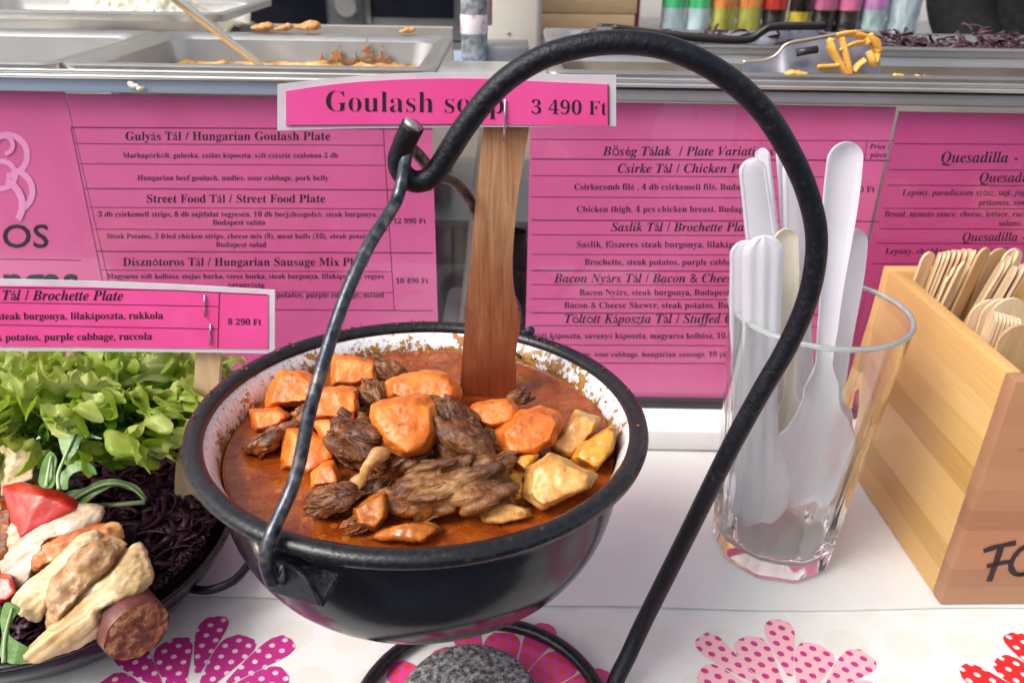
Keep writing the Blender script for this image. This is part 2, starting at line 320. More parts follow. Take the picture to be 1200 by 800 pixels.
M['cabbage_dry'] = pm('dry red cabbage', [(0.3, (0.030, 0.012, 0.018)), (0.55, (0.075, 0.025, 0.035)), (0.75, (0.14, 0.06, 0.07))], 140, 0.45)
M['plastic_white'] = leaf_mat('white plastic cutlery', [(0.3, (0.86, 0.86, 0.90)), (0.7, (0.90, 0.90, 0.93))], 40, 0.42, 0.25, 0)
M['plastic_cream'] = leaf_mat('cream plastic cutlery', [(0.3, (0.84, 0.80, 0.66)), (0.7, (0.88, 0.85, 0.72))], 40, 0.42, 0.25, 0)
def glass_mat(name, col, rgh=0.0):
    t = NT(name); v = t.coord(); t.set(Base_Color=col, Roughness=rgh, Transmission_Weight=1.0, IOR=1.46); t.bump(t.noise(v, 40, 2), 0.04, 0.001); return t.m
M['glass'] = glass_mat('clear glass', (0.97, 0.99, 0.98))
def rim_glass():  # whitish diffuse share paints in the bright highlight along the lip
    t = NT('rounded glass lip'); v = t.coord(); n = t.noise(v, 120, 2); t.set(Base_Color=t.ramp(n, [(0.3, (0.80, 0.88, 0.85)), (0.7, (0.86, 0.92, 0.90))]), Roughness=0.06, Transmission_Weight=0.72, IOR=1.46); return t.m
M['glass_rim'] = rim_glass()
def thin_glass(name, tint, base=0.03, rgh=0.02):
    t = NT(name); t.t.nodes.remove(t.b); tr = t.n('ShaderNodeBsdfTransparent'); tr.inputs[0].default_value = (*tint, 1)
    gl = t.n('ShaderNodeBsdfGlossy'); gl.inputs['Roughness'].default_value = rgh; fr = t.n('ShaderNodeFresnel'); fr.inputs[0].default_value = 1.45
    v = t.coord(); gb = t.n('ShaderNodeNewGeometry'); f = t.math('MULTIPLY', t.math('ADD', fr.outputs[0], t.math('MULTIPLY', t.noise(v, 9, 3), base)), t.math('SUBTRACT', 1.0, gb.outputs['Backfacing'])); mx = t.n('ShaderNodeMixShader')
    t.l(f, mx.inputs[0]); t.l(tr.outputs[0], mx.inputs[1]); t.l(gl.outputs[0], mx.inputs[2]); t.l(mx.outputs[0], t.t.nodes['Material Output'].inputs[0]); return t.m
M['pane'] = thin_glass('counter glass pane', (0.98, 0.99, 0.99), 0.0)
def bamboo(name, ax, cols, width, node_on=True):
    """planks with long grain; ax = object axis across the planks (0,1,2)"""
    t = NT(name); tc = t.n('ShaderNodeTexCoord'); sx = t.n('ShaderNodeSeparateXYZ'); t.l(tc.outputs['Object'], sx.inputs[0])
    across = sx.outputs[ax]; pl = t.math('FLOOR', t.math('MULTIPLY', across, 1 / width)); wn = t.n('ShaderNodeTexWhiteNoise', noise_dimensions='1D'); t.l(pl, wn.inputs['W'])
    st = [4, 4, 4]; st[ax] = 90; st = tuple(st)
    g = t.noise(t.coord(st), 6, 6, 0.65); fac = t.math('ADD', t.math('MULTIPLY', wn.outputs['Value'], 0.5), t.math('MULTIPLY', g, 0.55))
    col = t.ramp(fac, [(0.2, cols[0]), (0.5, cols[1]), (0.85, cols[2])])
    if node_on:
        s2 = [55, 55, 55]; s2[ax] = 160
        n2 = t.noise(t.coord(tuple(s2)), 0.55, 2); n3 = t.noise(t.coord((300, 300, 300)), 1, 3)
        msk = t.math('MULTIPLY', t.ramp(n2, [(0.70, (0, 0, 0)), (0.76, (1, 1, 1))]), t.ramp(n3, [(0.5, (0, 0, 0)), (0.6, (1, 1, 1))]))
        col = t.mix(t.math('MULTIPLY', msk, 0.55), col, tuple(c * 0.45 for c in cols[0]))
    t.set(Base_Color=col, Roughness=0.42); t.bump(g, 0.12, 0.0005); return t.m
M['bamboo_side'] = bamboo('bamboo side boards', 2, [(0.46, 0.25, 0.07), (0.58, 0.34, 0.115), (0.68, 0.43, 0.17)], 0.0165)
M['bamboo_front_shaded'] = bamboo('bamboo front board with painted shade', 2, [(0.31, 0.145, 0.072), (0.36, 0.175, 0.09), (0.41, 0.21, 0.112)], 0.0125)  # reddish boards, darkened in colour for the shade on this face
M['bamboo_in'] = bamboo('bamboo inner board', 2, [(0.48, 0.28, 0.09), (0.60, 0.38, 0.15), (0.70, 0.46, 0.2)], 0.03, False)
M['birch'] = pm('birch wood', [(0.3, (0.55, 0.37, 0.21)), (0.55, (0.70, 0.52, 0.33)), (0.75, (0.76, 0.60, 0.41))], 26, 0.6, stretch=(10, 10, 1), bump=.12, bscale=60)
M['birch_dark'] = pm('brown birch wood', [(0.3, (0.42, 0.25, 0.12)), (0.7, (0.58, 0.38, 0.20))], 26, 0.6, stretch=(10, 10, 1), bump=.12, bscale=60)
M['stone'] = pm('speckled stone', [(0.36, (0.025, 0.025, 0.027)), (0.5, (0.14, 0.14, 0.145)), (0.66, (0.36, 0.36, 0.36))], 420, 0.7, bump=0.6, bscale=600, detail=3)
M['crust'] = pm('dried paprika crust', [(0.3, (0.06, 0.018, 0.005)), (0.6, (0.20, 0.075, 0.016)), (0.8, (0.30, 0.14, 0.03))], 300, 0.6)
M['rice'] = food('boiled rice', [(0.3, (0.66, 0.62, 0.46)), (0.7, (0.80, 0.76, 0.62))], 120, 0.5, 0.8, 300, 0.3)
M['sauce'] = food('brown sauce residue', [(0.35, (0.09, 0.030, 0.007)), (0.6, (0.30, 0.13, 0.03))], 120, 0.35, 0.5, 200)
M['sauce_yellow'] = food('yellow sauce residue', [(0.36, (0.26, 0.08, 0.015)), (0.5, (0.62, 0.32, 0.07)), (0.64, (0.78, 0.56, 0.24))], 70, 0.35, 0.5, 200)
M['yellow_food'] = food('yellow food residue', [(0.3, (0.62, 0.33, 0.06)), (0.6, (0.80, 0.55, 0.2))], 120, 0.4, 0.5, 200)
M['cheese'] = food('grated cheese', [(0.3, (0.72, 0.33, 0.04)), (0.7, (0.82, 0.48, 0.10))], 120, 0.4, 0.3, 200, 0.2)
M['fried'] = food('fried crumb', [(0.3, (0.45, 0.17, 0.04)), (0.7, (0.70, 0.36, 0.12))], 150, 0.5, 0.7, 250)
M['black_plastic'] = pm('black plastic', [(0.012, 0.010, 0.010), (0.022, 0.018, 0.016)], 60, 0.35)
M['cardboard'] = pm('cardboard', [(0.42, 0.28, 0.15), (0.50, 0.34, 0.19)], 24, 0.8, stretch=(1, 1, 12))
M['cream'] = pm('cream painted panel', [(0.66, 0.60, 0.50), (0.72, 0.66, 0.56)], 10, 0.5)
M['dark_red'] = pm('dark red plastic', [(0.20, 0.025, 0.03), (0.26, 0.035, 0.04)], 10, 0.45)
M['wall'] = pm('back wall panel', [(0.50, 0.49, 0.46), (0.60, 0.58, 0.54)], 4, 0.7)
M['inside'] = pm('counter inside panel', [(0.30, 0.28, 0.25), (0.42, 0.40, 0.36)], 9, 0.55)
M['oven_glass'] = pm('dark oven glass', [(0.008, 0.010, 0.016), (0.014, 0.016, 0.024)], 8, 0.08)
M['cloth_black'] = pm('black clothing', [(0.006, 0.006, 0.007), (0.013, 0.013, 0.014)], 120, 0.9, bump=.4, bscale=300, spec=.2)
M['skin'] = pm('skin', [(0.50, 0.28, 0.19), (0.58, 0.34, 0.24)], 40, 0.5, sss=.1)
M['hair'] = pm('dark hair', [(0.02, 0.012, 0.008), (0.04, 0.025, 0.015)], 200, 0.5)
M['denim'] = pm('dark trousers', [(0.02, 0.022, 0.03), (0.03, 0.033, 0.04)], 200, 0.9)
for k, c in dict(clear=(0.38, 0.50, 0.52), green=(0.06, 0.46, 0.16), lime=(0.34, 0.33, 0.05), orange=(0.62, 0.22, 0.06), cola=(0.015, 0.008, 0.007), red=(0.55, 0.05, 0.03), yellow=(0.62, 0.48, 0.03), magenta=(0.48, 0.12, 0.24), silver=(0.45, 0.55, 0.60), lilac=(0.50, 0.22, 0.50)).items():
    M['b_' + k] = pm(k + ' bottle plastic', [tuple(x * .55 for x in c), tuple(min(1, x * 1.25 + .02) for x in c)], 45, 0.10, coat=1.0, stretch=(1, 1, .25))
M['b_grey'] = pm('grey clear bottle', [(0.10, 0.11, 0.11), (0.42, 0.46, 0.47)], 130, 0.12, coat=1.0)
M['bottle_label'] = pm('pink and white label', [(0.46, (0.62, 0.18, 0.28)), (0.52, (0.78, 0.72, 0.72))], 60, 0.4)
def cloth_mat():
    t = NT('white patterned oilcloth'); tc = t.n('ShaderNodeTexCoord'); sx = t.n('ShaderNodeSeparateXYZ'); t.l(tc.outputs['Object'], sx.inputs[0])
    s = 1 / 0.031; x = t.math('MULTIPLY', sx.outputs['X'], s); y = t.math('MULTIPLY', sx.outputs['Y'], s * 1.1)
    row = t.math('FLOOR', y); xo = t.math('ADD', x, t.math('MULTIPLY', t.math('MODULO', row, 2.0), 0.5))
    fx = t.math('SUBTRACT', t.math('FRACT', xo), 0.5); fy = t.math('SUBTRACT', t.math('FRACT', y), 0.5)
    d = t.math('SQRT', t.math('ADD', t.math('MULTIPLY', fx, fx), t.math('MULTIPLY', fy, fy)))
    n = t.noise(t.coord(), 300, 3)
    dd = t.math('ADD', d, t.math('MULTIPLY', t.math('SUBTRACT', n, 0.5), 0.05))
    t.set(Base_Color=t.ramp(dd, [(0.34, (0.675, 0.665, 0.620)), (0.37, (0.705, 0.70, 0.685))]), Roughness=0.38)
    t.bump(t.math('ADD', t.noise(t.coord(), 26, 4), t.math('MULTIPLY', t.noise(t.coord(), 900, 2), 0.12)), 0.3, 0.002); return t.m
M['cloth'] = cloth_mat()
def petal_mat(name, base, dot, sp_=0.0066, rad=0.25):
    t = NT(name); tc = t.n('ShaderNodeTexCoord'); mp = t.n('ShaderNodeMapping'); mp.inputs['Rotation'].default_value = (0, 0, 0.5); t.l(tc.outputs['Object'], mp.inputs[0])
    sx = t.n('ShaderNodeSeparateXYZ'); t.l(mp.outputs[0], sx.inputs[0]); x = t.math('MULTIPLY', sx.outputs['X'], 1 / sp_); y = t.math('MULTIPLY', sx.outputs['Y'], 1.15 / sp_)
    row = t.math('FLOOR', y); xo = t.math('ADD', x, t.math('MULTIPLY', t.math('MODULO', row, 2.0), 0.5))
    fx = t.math('SUBTRACT', t.math('FRACT', xo), 0.5); fy = t.math('SUBTRACT', t.math('FRACT', y), 0.5)
    d = t.math('SQRT', t.math('ADD', t.math('MULTIPLY', fx, fx), t.math('MULTIPLY', fy, fy)))
    dd = t.math('ADD', d, t.math('MULTIPLY', t.math('SUBTRACT', t.noise(t.coord(), 500, 2), 0.5), 0.1))
    w = t.noise(t.coord(), 120, 4)
    t.set(Base_Color=t.ramp(dd, [(rad, dot), (rad + 0.04, base)]), Roughness=0.4); return t.m
M['petal_a'] = petal_mat('magenta petals cream dots', (0.46, 0.025, 0.21), (0.80, 0.55, 0.58), rad=0.2)
M['petal_b'] = petal_mat('pink petals red dots', (0.70, 0.06, 0.28), (0.75, 0.06, 0.05), rad=0.27)
M['petal_c'] = petal_mat('pale pink petals magenta dots', (0.80, 0.42, 0.47), (0.50, 0.03, 0.20), rad=0.25)
M['petal_d'] = petal_mat('red petals white dots', (0.66, 0.02, 0.025), (0.82, 0.72, 0.70), rad=0.2)

# ------------------------------------------------------------------ ground, table, cloth, sheet
tag(obj('ground', box(B(), -60, 60, -60, 60, -0.95, -0.9), M['asphalt'], smooth=False), 'dark grey paved ground', None, None, 'structure')
tag(obj('added_lane_wall', box(B(), -14, 14, -6.4, -6.0, -0.9, 1.9), M['wall'], smooth=False), 'unseen wall added across the lane to dim reflections', 'wall', None, 'structure')  # out of view; added to screen low sky and darken reflections
T = thing('table', 'white topped serving table carrying the pot and the glass', 'table', (0, 0.25, -0.9))
obj('tabletop', box(B(), -1.0, 1.0, 0.185, 0.62, -0.034, -0.004, 0.002), M['wood_plain'], T, False)
for x in (-0.95, 0.95):
    for y in (0.22, 0.57): obj('leg', box(B(), x - .02, x + .02, y - .02, y + .02, -0.9, -0.0345, .002), M['wood_plain'], T, False)
bm = B(); box(bm, -1.01, 1.01, 0.178, 0.45, -0.0035, 0.0, 0.0012)
for s_ in (1,):                                                     # front drop of the cloth
    box(bm, -1.01, 1.01, 0.175, 0.1775, -0.22, -0.001)
def petal(bm, c, ang, r0, r1, w, mi, z):
    n = 30; L, Rr = [], []
    for i in range(n):
        t = (i / (n - 1)) ** .8; r = r0 + (r1 - r0) * t
        hw = w * (0.12 + 0.88 * t ** 0.9) * math.sqrt(max(0, 1 - t ** 7)) * 1.08
        bend = 0.10 * math.sin(t * 3); jag = 0.0006 * random.uniform(-1, 1) if t > 0.8 else 0
        for lst, s in ((L, 1), (Rr, -1)):
            if i == n - 1 and s == -1: continue
            x, y = r + jag, s * hw + bend * w
            lst.append((c[0] + x * math.cos(ang) - y * math.sin(ang), c[1] + x * math.sin(ang) + y * math.cos(ang), z))
    f = bm.faces.new([bm.verts.new(p) for p in L + Rr[::-1]]); f.material_index = mi
flowers = [((-0.146, 0.2501), 1), ((-0.0032, 0.2527), 2), ((0.1332, 0.2539), 3), ((0.268, 0.2485), 4)]
for (c, mi) in flowers:
    for k in range(8):
        a = 2 * math.pi * k / 8 + 0.15 + 0.3 * mi
        petal(bm, c, a, 0.010, 0.0475, 0.0112, mi, 0.00022 + .00001 * k); petal(bm, c, a + math.pi / 8, 0.022, 0.058, 0.0092, mi, 0.00034 + .00001 * k)
tc_ = obj('tablecloth', bm, [M['cloth'], M['petal_a'], M['petal_b'], M['petal_c'], M['petal_d']], smooth=False)
tag(tc_, 'white oilcloth printed with big dotted flowers, covering the front of the table', 'tablecloth')
# plain sheet lying over the back part of the cloth, its front edge a little wavy
bm = B(); nx, ny = 90, 12; g = []
for i in range(nx + 1):
    x = -1.0 + 2.0 * i / nx; row = []
    yf = 0.3195 - 0.0022 * math.sin(x * 9 + 1.2) + 0.0012 * math.sin(x * 31)
    for j in range(ny + 1):
        y = yf + (0.60 - yf) * j / ny
        row.append(bm.verts.new((x, y, 0.0016 + 0.0007 * noise.noise(Vector((x * 9, y * 9, 0))))))
    g.append(row)
for i in range(nx):
    for j in range(ny): bm.faces.new((g[i][j], g[i + 1][j], g[i + 1][j + 1], g[i][j + 1]))
r = bmesh.ops.extrude_face_region(bm, geom=bm.faces[:]); 
for v in [e for e in r['geom'] if isinstance(e, bmesh.types.BMVert)]: v.co.z -= 0.0008
tag(obj('paper_sheet', bm, M['sheet'], auto=40), 'plain white sheet covering the back of the table under the glass and wooden box', 'table cover')

# ------------------------------------------------------------------ food counter
YM = 0.4929; YL = 0.459
ct = thing('food_counter', 'long steel topped serving counter with glass front and pink menus behind it', 'counter', (0, YM, 0))
bm = B(); box(bm, -1.0, 1.0, YL, 0.62, 0.0025, 0.0186, 0.0025); obj('base_ledge', bm, M['ledge'], ct, auto=40)
obj('bottom_frame', box(B(), -1.0, 1.0, YM - 0.006, YM + 0.012, 0.0188, 0.0245, 0.001), M['navy'], ct, auto=40)
obj('glass_pane', box(B(), -1.0, 1.0, YM - 0.0052, YM - 0.0022, 0.0247, 0.2285), M['pane'], ct, False)
obj('blue_trim', box(B(), -1.0, -0.028, YM - 0.008, YM + 0.004, 0.2288, 0.2365, 0.0008), M['blue_band'], ct, auto=40)
obj('grey_trim', box(B(), -0.0278, 1.0, YM - 0.008, YM + 0.004, 0.2288, 0.2350, 0.0008), M['grey_band'], ct, auto=40)
bm = B(); box(bm, -1.0, 1.0, YM - 0.011, YM + 0.006, 0.2368, 0.2392, 0.0009); obj('steel_rail', bm, M['steel'], ct, auto=40)
top_bm = B(); box(top_bm, -1.0, 1.0, YM - 0.010, YM - 0.0085, 0.2398, 0.2418, 0.0005); box(top_bm, -.0468, .0185, YM - 0.0083, .540, 0.2398, 0.2416, 0.0005); box(top_bm, -1.0, -.53, YM - 0.0083, .8095, 0.2398, 0.2416, 0.0005); box(top_bm, .63, 1.0, YM - 0.0083, .8095, 0.2398, 0.2416, 0.0005); obj('steel_top', top_bm, M['steel'], ct, auto=40)
obj('back_panel', box(box(box(B(), -.0545, .0235, 0.735, 0.747, 0.0, 0.17), -1.0, -.055, .735, .747, 0, .2395), .024, 1.0, .735, .747, 0, .2395), M['inside'], ct, False)
bm = B(); box(bm, -0.10, 0.02, 0.56, 0.732, 0.125, 0.129); obj('inner_shelf', bm, M['steel_dull'], ct, False)
obj('inner_floor', box(B(), -1, 1, 0.621, 0.734, 0.0, 0.012), M['steel_dull'], ct, False)
obj('counter_body', box(B(), -1.0, 1.0, YM - 0.004, 0.747, -0.9, -0.04), M['steel_dull'], ct, False)
# what shows through the gap between the menus
o_ = obj('folded_cloth', remesh(box(B(), -0.075, -0.045, .54, .60, .0195, .10, .004), .002, 6) if False else box(B(), -0.052, -0.030, .54, .60, .0190, .062, .006, 3), M['ledge'])
tag(o_, 'white container behind the glass in the gap between the two big menus', 'container')
bm = B(); tube(bm, spl([(-0.044, .535, .0188), (-0.034, .54, .09), (-0.028, .56, .15), (-.022, .60, .20)], 6), .0022, 10)
tag(obj('plastic_hose', bm, M['cream']), 'thin pale hose rising behind the glass between the menus', 'hose')
bm = B(); lathe(bm, [(0, .0188), (.011, .0188), (.0118, .03), (.0118, .105), (.0085, .112), (.0085, .118), (0, .118)], (0.0005, .57, 0), 32)
tag(obj('dark_jar', bm, M['black_plastic'], auto=40), 'dark jar behind the glass beside the wooden spatula', 'jar')
bm = B(); box(bm, -0.063, -0.048, .60, .63, .0188, .16, .002); tag(obj('steel_upright', bm, M['steel_dull'], auto=40), 'upright steel strip behind the glass at the edge of the left menu', 'post')

# ------------------------------------------------------------------ lettering
def ser(s, st):
    if st == 's': return s
    A, a = {'b': (0x1D400, 0x1D41A), 'bi': (0x1D468, 0x1D482)}[st]; o = ''
    for ch in s:
        if 'A' <= ch <= 'Z': o += chr(A + ord(ch) - 65)
        elif 'a' <= ch <= 'z': o += chr(a + ord(ch) - 97)
        elif '0' <= ch <= '9': o += chr(0x1D7CE + ord(ch) - 48)
        else: o += ch
    return o
def text(bm, S, s, st, x0, x1, yb, off=0.0, slope=0.0, hs=1.0, mi=0):
    """set s between photo columns x0..x1 on baseline yb of the surface S(px,py)"""
    cu = bpy.data.curves.new('t', 'FONT'); cu.body = ser(s, st); cu.resolution_u = 3; cu.offset = off
    o = bpy.data.objects.new('t', cu); C.objects.link(o); me = evalmesh(o)
    xs = [v.co.x for v in me.vertices]; a, b = min(xs), max(xs); k = (x1 - x0) / (b - a); vs = []
    for v in me.vertices:
        px = x0 + (v.co.x - a) * k; vs.append(bm.verts.new(S(px, yb + slope * (px - x0) - v.co.y * k * hs)))
    for p in me.polygons:
        try: bm.faces.new([vs[i] for i in p.vertices]).material_index = mi
        except ValueError: pass
    bpy.data.objects.remove(o); bpy.data.curves.remove(cu); bpy.data.meshes.remove(me)
def line(bm, S, x0, y0, x1, y1, w=1.0, mi=1):
    n = 8; dx, dy = x1 - x0, y1 - y0; L = math.hypot(dx, dy); nx_, ny_ = -dy / L * w / 2, dx / L * w / 2
    a = [bm.verts.new(S(x0 + dx * i / n + nx_, y0 + dy * i / n + ny_)) for i in range(n + 1)]
    b = [bm.verts.new(S(x0 + dx * i / n - nx_, y0 + dy * i / n - ny_)) for i in range(n + 1)]
    for i in range(n): bm.faces.new((a[i], a[i + 1], b[i + 1], b[i])).material_index = mi
def menu(name, label, x0, x1, z0, z1, mat, Y=YM):
    t = thing(name, label, 'menu', ((x0 + x1) / 2, Y, z0))
    bm = B(); n = 10
    box(bm, x0, x1, Y, Y + 0.0008, z0, z1); obj('paper', bm, mat, t, False)
    return t
SM = lambda px, py: PY(px, py, YM - 0.00013)
INK = [M['ink'], M['ink_soft']]
# menu with the plates
mA = menu('menu_sheet', 'pink menu sheet headed Hungarian Goulash Plate, behind the goulash pot handle', -0.2655, -0.0500, 0.0248, 0.2262, M['pink'])
bm = B()
for s, st, a, b, y in [('Gulyás Tál / Hungarian Goulash Plate', 'b', 147, 387, 164.5), ('Marhapörkölt, galuska, szálas káposzta, sült császár szalonna 2 db', 'b', 144, 396, 185), ('Hungarian beef goulash, nudles, sour cabbage, pork belly', 'b', 161, 385, 211.5),
        ('Street Food Tál / Street Food Plate', 'b', 172, 381, 237.5), ('3 db csirkemell strips, 8 db sajtfalat vegyesen, 10 db borjúhúsgolyó, steak burgonya,', 'b', 115, 442, 254), ('Budapest saláta', 'b', 249, 311, 263.5),
        ('Steak Potatos, 3 fried chicken strips, cheese mix (8), meat balls (10), steak potatos,', 'b', 125, 438, 279.5), ('Budapest salad', 'b', 253, 312, 289.5), ('Disznótoros Tál / Hungarian Sausage Mix Plate', 'b', 144, 432, 311.5),
        ('Magyaros sült kolbász, májas hurka, véres hurka, steak burgonya, lilakáposzta, vegyes', 'b', 125, 450, 326.5), ('savanyúság', 'b', 267, 310, 336.5), ('steak potatos, purple cabbage, mixed', 'b', 300, 450, 348.5),
        ('Ft', 'b', 486, 495, 189), ('12 990 Ft', 'b', 461, 499, 262), ('10 490 Ft', 'b', 464, 502, 332)]: text(bm, SM, s, st, a, b, y)
for y, xa, xb, w in [(149.5, 83, 507, 1.3), (168.5, 88, 450, .8), (192, 93, 452, .8), (221, 99, 507, 1.2), (243, 104, 454, .8), (268.5, 110, 456, .8), (294.5, 113, 507, 1.2), (316.5, 117, 459, .8), (341, 122, 461, .8), (362, 126, 507, 1)]: line(bm, SM, xa, y, xb, y + 2, w)
line(bm, SM, 83, 149.5, 127, 362, .9); line(bm, SM, 449, 151, 462, 363, .8)
obj('lettering', bm, INK, mA, False)
mB = menu('menu_sheet', 'pink menu sheet headed Plate Variations, behind the glass of plastic cutlery', 0.0090, 0.2250, 0.0246, 0.2262, M['pink'])
bm = B()
for s, st, a, b, y in [('Bőség Tálak  / Plate Variations', 'bi', 706, 907, 182.5), ('Csirke Tál / Chicken Plate', 'bi', 724, 888, 202.5), ('Csirkecomb filé , 4 db csirkemell filé, Budapest', 'b', 673, 886, 222.5), ('Chicken thigh, 4 pcs chicken breast, Budapest', 'b', 676, 884, 248.5),
        ('Saslik Tál / Brochette Plate', 'bi', 716, 882, 271), ('Saslik, fűszeres steak burgonya, lilakáposzta', 'b', 676, 884, 290), ('Brochette, steak potatos, purple cabbage,', 'b', 685, 870, 310.5), ('Bacon Nyárs Tál / Bacon & Cheese Skewer', 'bi', 649, 912, 331),
        ('Bacon Nyárs, steak burgonya, Budapest saláta', 'b', 679, 884, 346), ('Bacon & Cheese Skewer, steak potatos, Budapest', 'b', 661, 884, 361), ('Töltött Káposzta Tál / Stuffed Cabbage', 'bi', 662, 902, 378.5), ('Töltött káposzta, savanyú káposzta, magyaros kolbász, 10', 'b', 612, 850, 396.5),
        ('Stuffed cabbage, sour cabbage, hungarian sausage, 10 pieces', 'b', 630, 866, 418), ('Price /', 'bi', 1019, 1043, 174.5), ('piece', 'bi', 1019, 1039, 184.5), ('0 Ft', 'b', 1007, 1025, 225.5), ('Ft', 'b', 1003, 1013, 289)]: text(bm, SM, s, st, a, b, y)
for y, xb, w in [(163.5, 1048, .8), (186.5, 1043, 1.3), (206, 1000, .8), (231, 998, .8), (258, 1030, 1.2), (275, 992, .8), (298, 990, .8), (317, 1016, 1.2), (333.5, 985, .8), (350, 984, .8), (366.5, 1004, 1.2), (381.5, 980, .8), (404, 978, .8), (425, 994, 1)]: line(bm, SM, 623, y, xb, y + (xb - 623) * .004, w)
line(bm, SM, 1016, 165, 1013, 188, .8); line(bm, SM, 1010, 188, 978, 425, .8)
obj('lettering', bm, INK, mB, False)
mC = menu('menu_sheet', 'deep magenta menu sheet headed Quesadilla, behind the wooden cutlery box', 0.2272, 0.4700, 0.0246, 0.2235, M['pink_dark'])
bm = B()
for s, st, a, b, y in [('Quesadilla - V', 'bi', 1103, 1212, 190.5), ('Quesadilla', 'bi', 1148, 1219, 213.5), ('Lepény, paradicsom szósz, sajt, jégsaláta', 'bi', 1057, 1225, 229), ('pritamin, sonka', 'bi', 1146, 1211, 240.5), ('Bread, tamato sauce, cheese, lettuce, ruccola', 'bi', 1036, 1216, 254), ('salami,', 'bi', 1170, 1198, 264.5), ('Quesadilla -', 'bi', 1128, 1202, 282.5), ('Lepény, cheddar sajtszósz, jégsaláta', 'bi', 1037, 1190, 297.5)]: text(bm, SM, s, st, a, b, y)
for y, xa in [(168.5, 1048), (199, 1043), (217, 1040), (244, 1035), (268, 1030), (285, 1027), (309, 1022)]: line(bm, SM, xa, y, 1260, y + 1, .9)
obj('lettering', bm, INK, mC, False)
mD = menu('menu_sheet', 'pink menu sheet with big sans letters OS above the lettuce', -0.4700, -0.2662, 0.0248, 0.2295, M['pink'])
bm = B(); text(bm, SM, 'OS', 's', 3, 57, 290, .012, hs=.88); text(bm, SM, 'ngas', 's', 4, 92, 346, .02); line(bm, SM, -30, 303, 95, 305, 1)
obj('lettering', bm, INK, mD, False)
bm = B()
def scroll(c, r, a0, a1, w, kk):
    S2 = lambda px, py: PY(px, py, YM - 0.0002 - .00012 * kk)
    pts = [(c[0] + r * math.cos(a0 + (a1 - a0) * i / 20), c[1] + r * math.sin(a0 + (a1 - a0) * i / 20)) for i in range(21)]
    for i in range(20):
        q = [(p[0] + (p[0] - c[0]) / r * s * w, p[1] + (p[1] - c[1]) / r * s * w) for p in pts[i:i + 2] for s in (1, -1)]
        bm.faces.new([bm.verts.new(S2(*p)) for p in (q[0], q[2], q[3], q[1])])
for a in [((8, 182), 24, -2.6, 1.6, 3.5), ((2, 205), 16, -2, 2.6, 3), ((14, 224), 24, -1.6, 1.2, 3.5), ((-4, 240), 30, -1.2, .6, 4), ((5, 170), 10, -3, 1.5, 2.5)]: scroll(*a, len(bm.faces) // 20)
obj('printed_ornament', bm, M['pink_light'], mD, False)

# ------------------------------------------------------------------ enamel cooking pot
PC = Vector((-0.0359, 0.278, 0.1432)); RT_ = 0.0038; RR = 0.0868
tilt = lambda p: PC + Vector((p.x, p.y, p.z - 0.012 * p.x - 0.040 * p.y))
pot = thing('cooking_pot', 'black enamelled pot full of goulash hanging from the iron stand', 'pot', tuple(PC - Vector((0, 0, 0.07))))
prof = [(RR - .001, -.003), (.0822, -.0085), (.0812, -.016), (.0795, -.030), (.0765, -.042), (.0705, -.0535), (.0610, -.0625), (.0475, -.0682), (.030, -.070), (0, -.0702)]
prof_s = [(p.x, p.y) for p in spl([(a, b, 0) for a, b in prof], 5)]; prof_s[-1] = (0, -.0702)
obj('body', lathe(B(), prof_s, n=128, fn=tilt), M['enamel'], pot)
inn = [(RR - .0035, -.0012), (.0815, -.0032), (.0793, -.008), (.0775, -.020), (.070, -.04), (.05, -.060), (0, -.066)]
inn_s = [(p.x, p.y) for p in spl([(a, b, 0) for a, b in inn], 5)]; inn_s[-1] = (0, -.066)
obj('inner_lining', lathe(B(), inn_s, n=128, fn=tilt), M['enamel_white'], pot)
bm = B(); K = 14
lathe(bm, [(RR + RT_ * 1.0 * math.cos(2 * math.pi * k / K), -0.0003 + RT_ * 0.85 * math.sin(2 * math.pi * k / K)) for k in range(K)], n=128, fn=tilt, closed=True)
obj('rim', bm, M['iron_worn'], pot)
bm = B(); rnd = random.Random(4)
for k in range(260):
    a = math.radians(rnd.gauss(100, 42))
    if noise.noise(Vector((a * 5, 1, 2))) < rnd.uniform(-.1, .35): continue
    a += 0; rr_ = rnd.uniform(RR - .005, RR + .002); s_ = rnd.uniform(.0002, .00062); zc = .0034 if rr_ > RR - .003 else rnd.uniform(-.009, -.002); rr_ = rr_ if zc > 0 else RR - .0065 - (-.002 - zc) * .25
    c_ = tilt(Vector((rr_ * math.cos(a), rr_ * math.sin(a), zc)))
    for v in bmesh.ops.create_icosphere(bm, subdivisions=1, radius=s_)['verts']: v.co = c_ + Vector((v.co.x * rnd.uniform(.7, 1.8), v.co.y * rnd.uniform(.7, 1.8), v.co.z * .7))
cr_ = obj('dried_crust', bm, M['crust'], pot); cr_['kind'] = 'stuff'
# bail: runs in the upright plane through the two lugs and the pot's axis
FOOT = PZ(336, 655, 0.1385); dA = Vector((FOOT.x - PC.x, FOOT.y - PC.y, 0)).normalized(); pn = Vector((-dA.y, dA.x, 0))
def onplane(px, py):
    d = ray(px, py); t = (PC - CAM).dot(pn) / d.dot(pn); return CAM + d * t
LA = PC + dA * (RR + .0075); LB = PC - dA * (RR + .0075)
apex = Vector((PC.x, PC.y, 0.2505))
front = [onplane(*q) for q in ((346, 560), (366, 470), (400, 360), (431, 290), (462, 240))]
sd = lambda p: (p - PC).dot(dA)
bail = [LA + Vector((0, 0, -.008)), LA + Vector((0, 0, .006))] + [p for p in front] + [PC + dA * 0.006 + Vector((0, 0, 0.098)), apex, *[onplane(*q) for q in ((510, 204), (530, 212), (547, 229), (558, 250), (573, 290), (588, 332))], LB + Vector((0, 0, .008)), LB + Vector((0, 0, -.008))]
